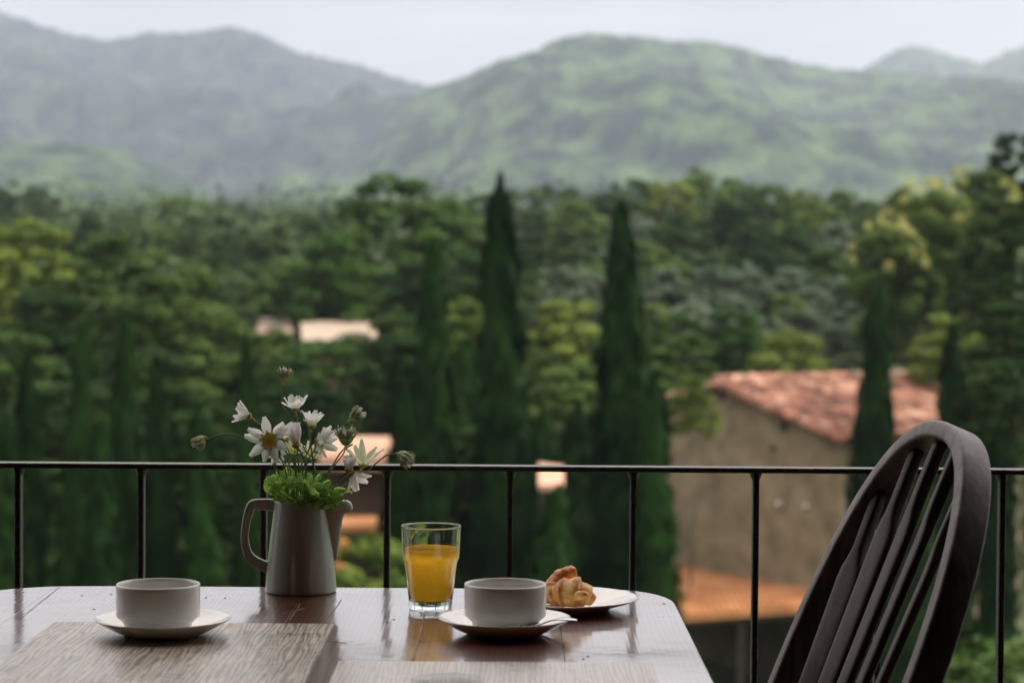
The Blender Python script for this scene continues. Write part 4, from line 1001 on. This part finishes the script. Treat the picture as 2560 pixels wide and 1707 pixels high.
# --- leaves at the mouth of the jug
def leafmesh(name, seed):
    """lobed leaf along +X of length 1, with folded midrib and wavy surface"""
    r_ = random.Random(seed); NX_, NY_ = 26, 10; vs = []
    ph = r_.random() * 6
    def halfw(u): 
        env = .50 * math.sin(math.pi * min(1, u * .93 + .06)) ** .7
        return env * (.48 + .52 * abs(math.cos(u * math.pi * 3.1 + .5))) + .01
    for s_ in (0,):
        for i in range(NX_ + 1):
            u = i / NX_
            for j in range(NY_ + 1):
                v = j / NY_ * 2 - 1; w_ = halfw(u)
                x = u + .10 * abs(v) * math.sin(u * 12 + ph)
                z = .16 * abs(v) * w_ * 2 * .6 + .05 * math.sin(u * 9 + v * 4 + ph) * abs(v) - .28 * u * u + .02 * math.sin(v * 14 + u * 20)
                vs.append((x, v * w_, z + s_ * .004))
    n = (NX_ + 1) * (NY_ + 1); fs = []
    for i in range(NX_):
        for j in range(NY_):
            a = i * (NY_ + 1) + j; fs.append((a, a + NY_ + 1, a + NY_ + 2, a + 1))
    b = MB(); b.add(vs, fs); return b
m, t, p, o = new_mat('lobed_leaf')
tc = N(t, 'ShaderNodeTexCoord'); sx = N(t, 'ShaderNodeSeparateXYZ'); t.links.new(tc.outputs['Object'], sx.inputs[0])
ab = N(t, 'ShaderNodeMath', operation='ABSOLUTE'); t.links.new(sx.outputs[1], ab.inputs[0])
l1 = N(t, 'ShaderNodeMath', operation='LESS_THAN', inp={1: .016}); t.links.new(ab.outputs[0], l1.inputs[0])
mm_ = N(t, 'ShaderNodeMath', operation='MULTIPLY_ADD', inp={1: -1.3}); t.links.new(ab.outputs[0], mm_.inputs[0]); t.links.new(sx.outputs[0], mm_.inputs[2])
fr = N(t, 'ShaderNodeMath', operation='PINGPONG', inp={1: .09}); t.links.new(mm_.outputs[0], fr.inputs[0])
l2 = N(t, 'ShaderNodeMath', operation='LESS_THAN', inp={1: .009}); t.links.new(fr.outputs[0], l2.inputs[0])
mxv = N(t, 'ShaderNodeMath', operation='MAXIMUM'); t.links.new(l1.outputs[0], mxv.inputs[0]); t.links.new(l2.outputs[0], mxv.inputs[1])
nz = N(t, 'ShaderNodeTexNoise', inp={'Scale': 3.5, 'Detail': 3}); t.links.new(tc.outputs['Object'], nz.inputs['Vector'])
rp = ramp(t, [(.3, (.20, .42, .05)), (.7, (.52, .70, .20))]); t.links.new(nz.outputs[0], rp.inputs[0])
mc = N(t, 'ShaderNodeMix', data_type='RGBA'); mc.inputs[7].default_value = (.10, .22, .04, 1); t.links.new(mxv.outputs[0], mc.inputs[0]); t.links.new(rp.outputs[0], mc.inputs[6])
t.links.new(mc.outputs[2], p.inputs['Base Color']); p.inputs['Roughness'].default_value = .45
tr = N(t, 'ShaderNodeBsdfTranslucent'); t.links.new(mc.outputs[2], tr.inputs[0]); ms = N(t, 'ShaderNodeMixShader', inp={0: .6}); t.links.new(p.outputs[0], ms.inputs[1]); t.links.new(tr.outputs[0], ms.inputs[2]); t.links.new(ms.outputs[0], o.inputs[0])
m_lf = m
LFM = [leafmesh('leaf', k).mesh('leaf', m_lf) for k in range(3)]
sprig = thing('leafy_sprig', 'bright green lobed leaves crowding the mouth of the jug', 'leaves', mouth)
rl_ = random.Random(3)
# tip (region px), base dx, depth of tip, length scale
lv = [(810, 1085, .0, 0), (860, 1220, -.022, 1), (930, 1040, -.006, 2), (870, 1290, -.028, 0), (960, 1110, -.030, 1), (1030, 1050, .012, 0), (1080, 1120, -.036, 2), (1160, 1110, -.034, 0), (1240, 1070, -.010, 1), (1290, 1190, -.034, 2), (1200, 1240, -.040, 1), (1380, 1230, -.028, 0), (1480, 1200, -.012, 1), (1420, 1340, -.030, 2), (1340, 1290, -.036, 0), (950, 1230, -.040, 2), (1050, 1240, -.043, 1), (1000, 1200, .020, 0), (1130, 1180, .022, 1), (840, 1150, -.012, 2), (1000, 1010, .004, 1), (1180, 1030, .006, 0), (1330, 1130, -.016, 1), (890, 1085, -.018, 0), (990, 1170, -.042, 2), (1240, 1150, -.040, 0), (1450, 1270, -.022, 1), (1310, 1240, -.038, 2), (1550, 1180, .0, 2), (1255, 1300, -.041, 0), (905, 1165, .012, 1), (1100, 1300, -.042, 2)]
for (x, y, dy, k) in lv:
    tip = fpt(x, y, dy); base = mouth + Vector((rl_.uniform(-.016, .016), rl_.uniform(-.02, .008), .0 + rl_.uniform(-.004, .004)))
    base.x = mouth.x + (tip.x - mouth.x) * .35 + rl_.uniform(-.005, .005)
    base = base.lerp(tip, .30); d = tip - base; l = min(max(d.length, .017) * 1.1, .034); d.normalize(); base = tip - d * l
    up = Vector((rl_.uniform(-.9, .9), rl_.uniform(-1, -.3), rl_.uniform(.3, 1))); side = up.cross(d).normalized(); up = d.cross(side)
    o = link('leaf', LFM[k], sprig); wsc = l * rl_.uniform(.65, .95)
    Mx = Matrix((d * l, side * wsc, up * l)).transposed().to_4x4(); Mx.translation = base - mouth; o.matrix_local = Mx

# ================================================================== CHAIR
m_chair = wood('dark_walnut_stain', (.030, .018, .013), (.080, .054, .044), rough=.55, coat=.08, crough=.35, bumpk=.05, axis='Z', gscale=90, spec=.3, wave_mix=0)
cx0, cy0, cz0, yaw, rec, W_, H_, e_ = .3566, 2.5706, .6588, .2008, .3924, .1875, .3377, 2.34
Lat = Vector((-math.sin(yaw), math.cos(yaw), 0)); Fw = Vector((math.cos(yaw), math.sin(yaw), 0))     # Fw points to the back of the chair
Uc = Vector((0, 0, 1)) * math.cos(rec) + Fw * math.sin(rec); Nf = Lat.cross(Uc).normalized()
if Nf.dot(Fw) > 0: Nf = -Nf
C0 = Vector((cx0, cy0, cz0)); chair = thing('windsor_chair', 'dark wooden bow-back chair with flat arrow spindles at the right of the table', 'chair', (.16, 2.53, 0))
def hoop(lat, h): return C0 + Lat * lat + Uc * h
pts = []
hb = -.26
for k in range(8): pts.append(hoop(W_ - .03 * (1 - k / 8) ** 2 , hb * (1 - k / 8)))
for k in range(61):
    a = math.pi * k / 60; cs = math.cos(a); pts.append(hoop(W_ * math.copysign(abs(cs) ** (2 / e_), cs), H_ * math.sin(a) ** (2 / e_)))
for k in range(1, 9): pts.append(hoop(-W_ + .03 * (k / 8) ** 2, hb * k / 8))
pts = [p for i, p in enumerate(pts) if i == 0 or (p - pts[i - 1]).length > 1e-4]
dpt = .019   # half depth (front to back)
off = -Nf * dpt
# resample evenly
ac = [0]
for a, c in zip(pts, pts[1:]): ac.append(ac[-1] + (c - a).length)
M_ = 110; ev = []
for k in range(M_ + 1):
    s = ac[-1] * k / M_; i = max(0, min(len(pts) - 2, int(np.searchsorted(ac, s) - 1))); u = (s - ac[i]) / max(1e-6, ac[i + 1] - ac[i]); ev.append(pts[i].lerp(pts[i + 1], u))
ev2 = [ev[0]] + [(ev[i - 1] + ev[i] * 2 + ev[i + 1]) / 4 for i in range(1, M_)] + [ev[-1]]
b = MB(); b.tube([p + off for p in ev2], [(1.0, 1.0)] * (M_ + 1), sq=[(x, y) for x, y in roundsec(.0105, dpt, .0045, 4)], ref=Nf)
m_hoop = wood('walnut_painted_sheen', (.04, .027, .024), (.22, .17, .165), rough=.5, coat=.2, crough=.35, bumpk=.05, axis='Z', gscale=90, spec=.35, wave_mix=0)  # chair wood lightened in colour to give the hoop its sky-lit sheen
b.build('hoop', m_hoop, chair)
# arrow spindles
tops = [(.132, 26, .0170), (.072, 16, .0155), (.014, 5, .0130), (-.044, -5, .0120), (-.102, -12, .0110)]
for (lt, tw, pw) in tops:
    c = min(.999, abs(lt) / W_); hh = H_ * (1 - c ** e_) ** (1 / e_)
    top = hoop(lt, hh - .006) + off; lb = lt * .62; bot = hoop(lb, hb + .0) + off * 1.0
    Ls = (top - bot).length; P_ = []; Rd = []
    for k in range(41):
        u = k / 40; s = u * Ls; d_top = Ls - s
        q = bot.lerp(top, u)
        # wide flat paddle, then a neck, then a round top
        if d_top > .115: w_, t_ = pw - .003 * min(1, max(0, (d_top - .30) / .2)), .0058
        elif d_top > .075: f = (d_top - .075) / .04; f = f * f * (3 - 2 * f); w_, t_ = .0072 + (pw - .0072) * f, .0078 + (.0058 - .0078) * f
        else: w_, t_ = .0072, .0078
        P_.append(tuple(q)); Rd.append((w_, t_))
    b = MB(); b.tube(P_, Rd, sq=roundsec(1, 1, .55, 3), ref=Matrix.Rotation(R_(tw), 3, Uc) @ Nf); b.build('spindle', m_chair, chair)
# seat and legs
sc_ = C0 + Uc * hb; sc_.z = 0
b = MB(); seat_c = sc_ - Fw * .19
ring = []
for k in range(40):
    a = 2 * math.pi * k / 40; cx, cy = math.cos(a), math.sin(a)
    ring.append(seat_c + Fw * (.215 * math.copysign(abs(cx) ** .8, cx)) + Lat * (.215 * math.copysign(abs(cy) ** .8, cy) * (1 - .08 * cx)))
n = len(ring); zt, zb = .455, .42
b.add([(p.x, p.y, zt) for p in ring] + [(p.x, p.y, zb) for p in ring], [tuple(range(n)), tuple(range(n, 2 * n))[::-1]] + [(i, n + i, n + (i + 1) % n, (i + 1) % n) for i in range(n)])
bevel(b.build('seat', m_chair, chair, smooth=False), .008, 3, 40)
for sx_, sy_ in ((1, 1), (1, -1), (-1, 1), (-1, -1)):
    tp = seat_c + Fw * .13 * sx_ + Lat * .13 * sy_; ft = seat_c + Fw * .20 * sx_ + Lat * .19 * sy_
    b = MB(); b.tube([(ft.x, ft.y, 0), tuple(Vector((ft.x, ft.y, 0)).lerp(Vector((tp.x, tp.y, .42)), .5)), (tp.x, tp.y, .422)], [.012, .018, .014], 10); b.build('leg', m_chair, chair)

# ================================================================== HAZE
b = MB(); b.box((-4500, -80, -12), (4500, 6500, 720))
m = bpy.data.materials.new('haze_air'); m.use_nodes = True; t = m.node_tree; t.nodes.clear()
o = t.nodes.new('ShaderNodeOutputMaterial'); v = t.nodes.new('ShaderNodeVolumePrincipled')
v.inputs['Color'].default_value = (.665, .75, .905, 1); v.inputs['Density'].default_value = .00015; v.inputs['Anisotropy'].default_value = .2
t.links.new(v.outputs[0], o.inputs['Volume'])
hz = b.build('haze', m, smooth=False); tag(hz, kind='stuff')
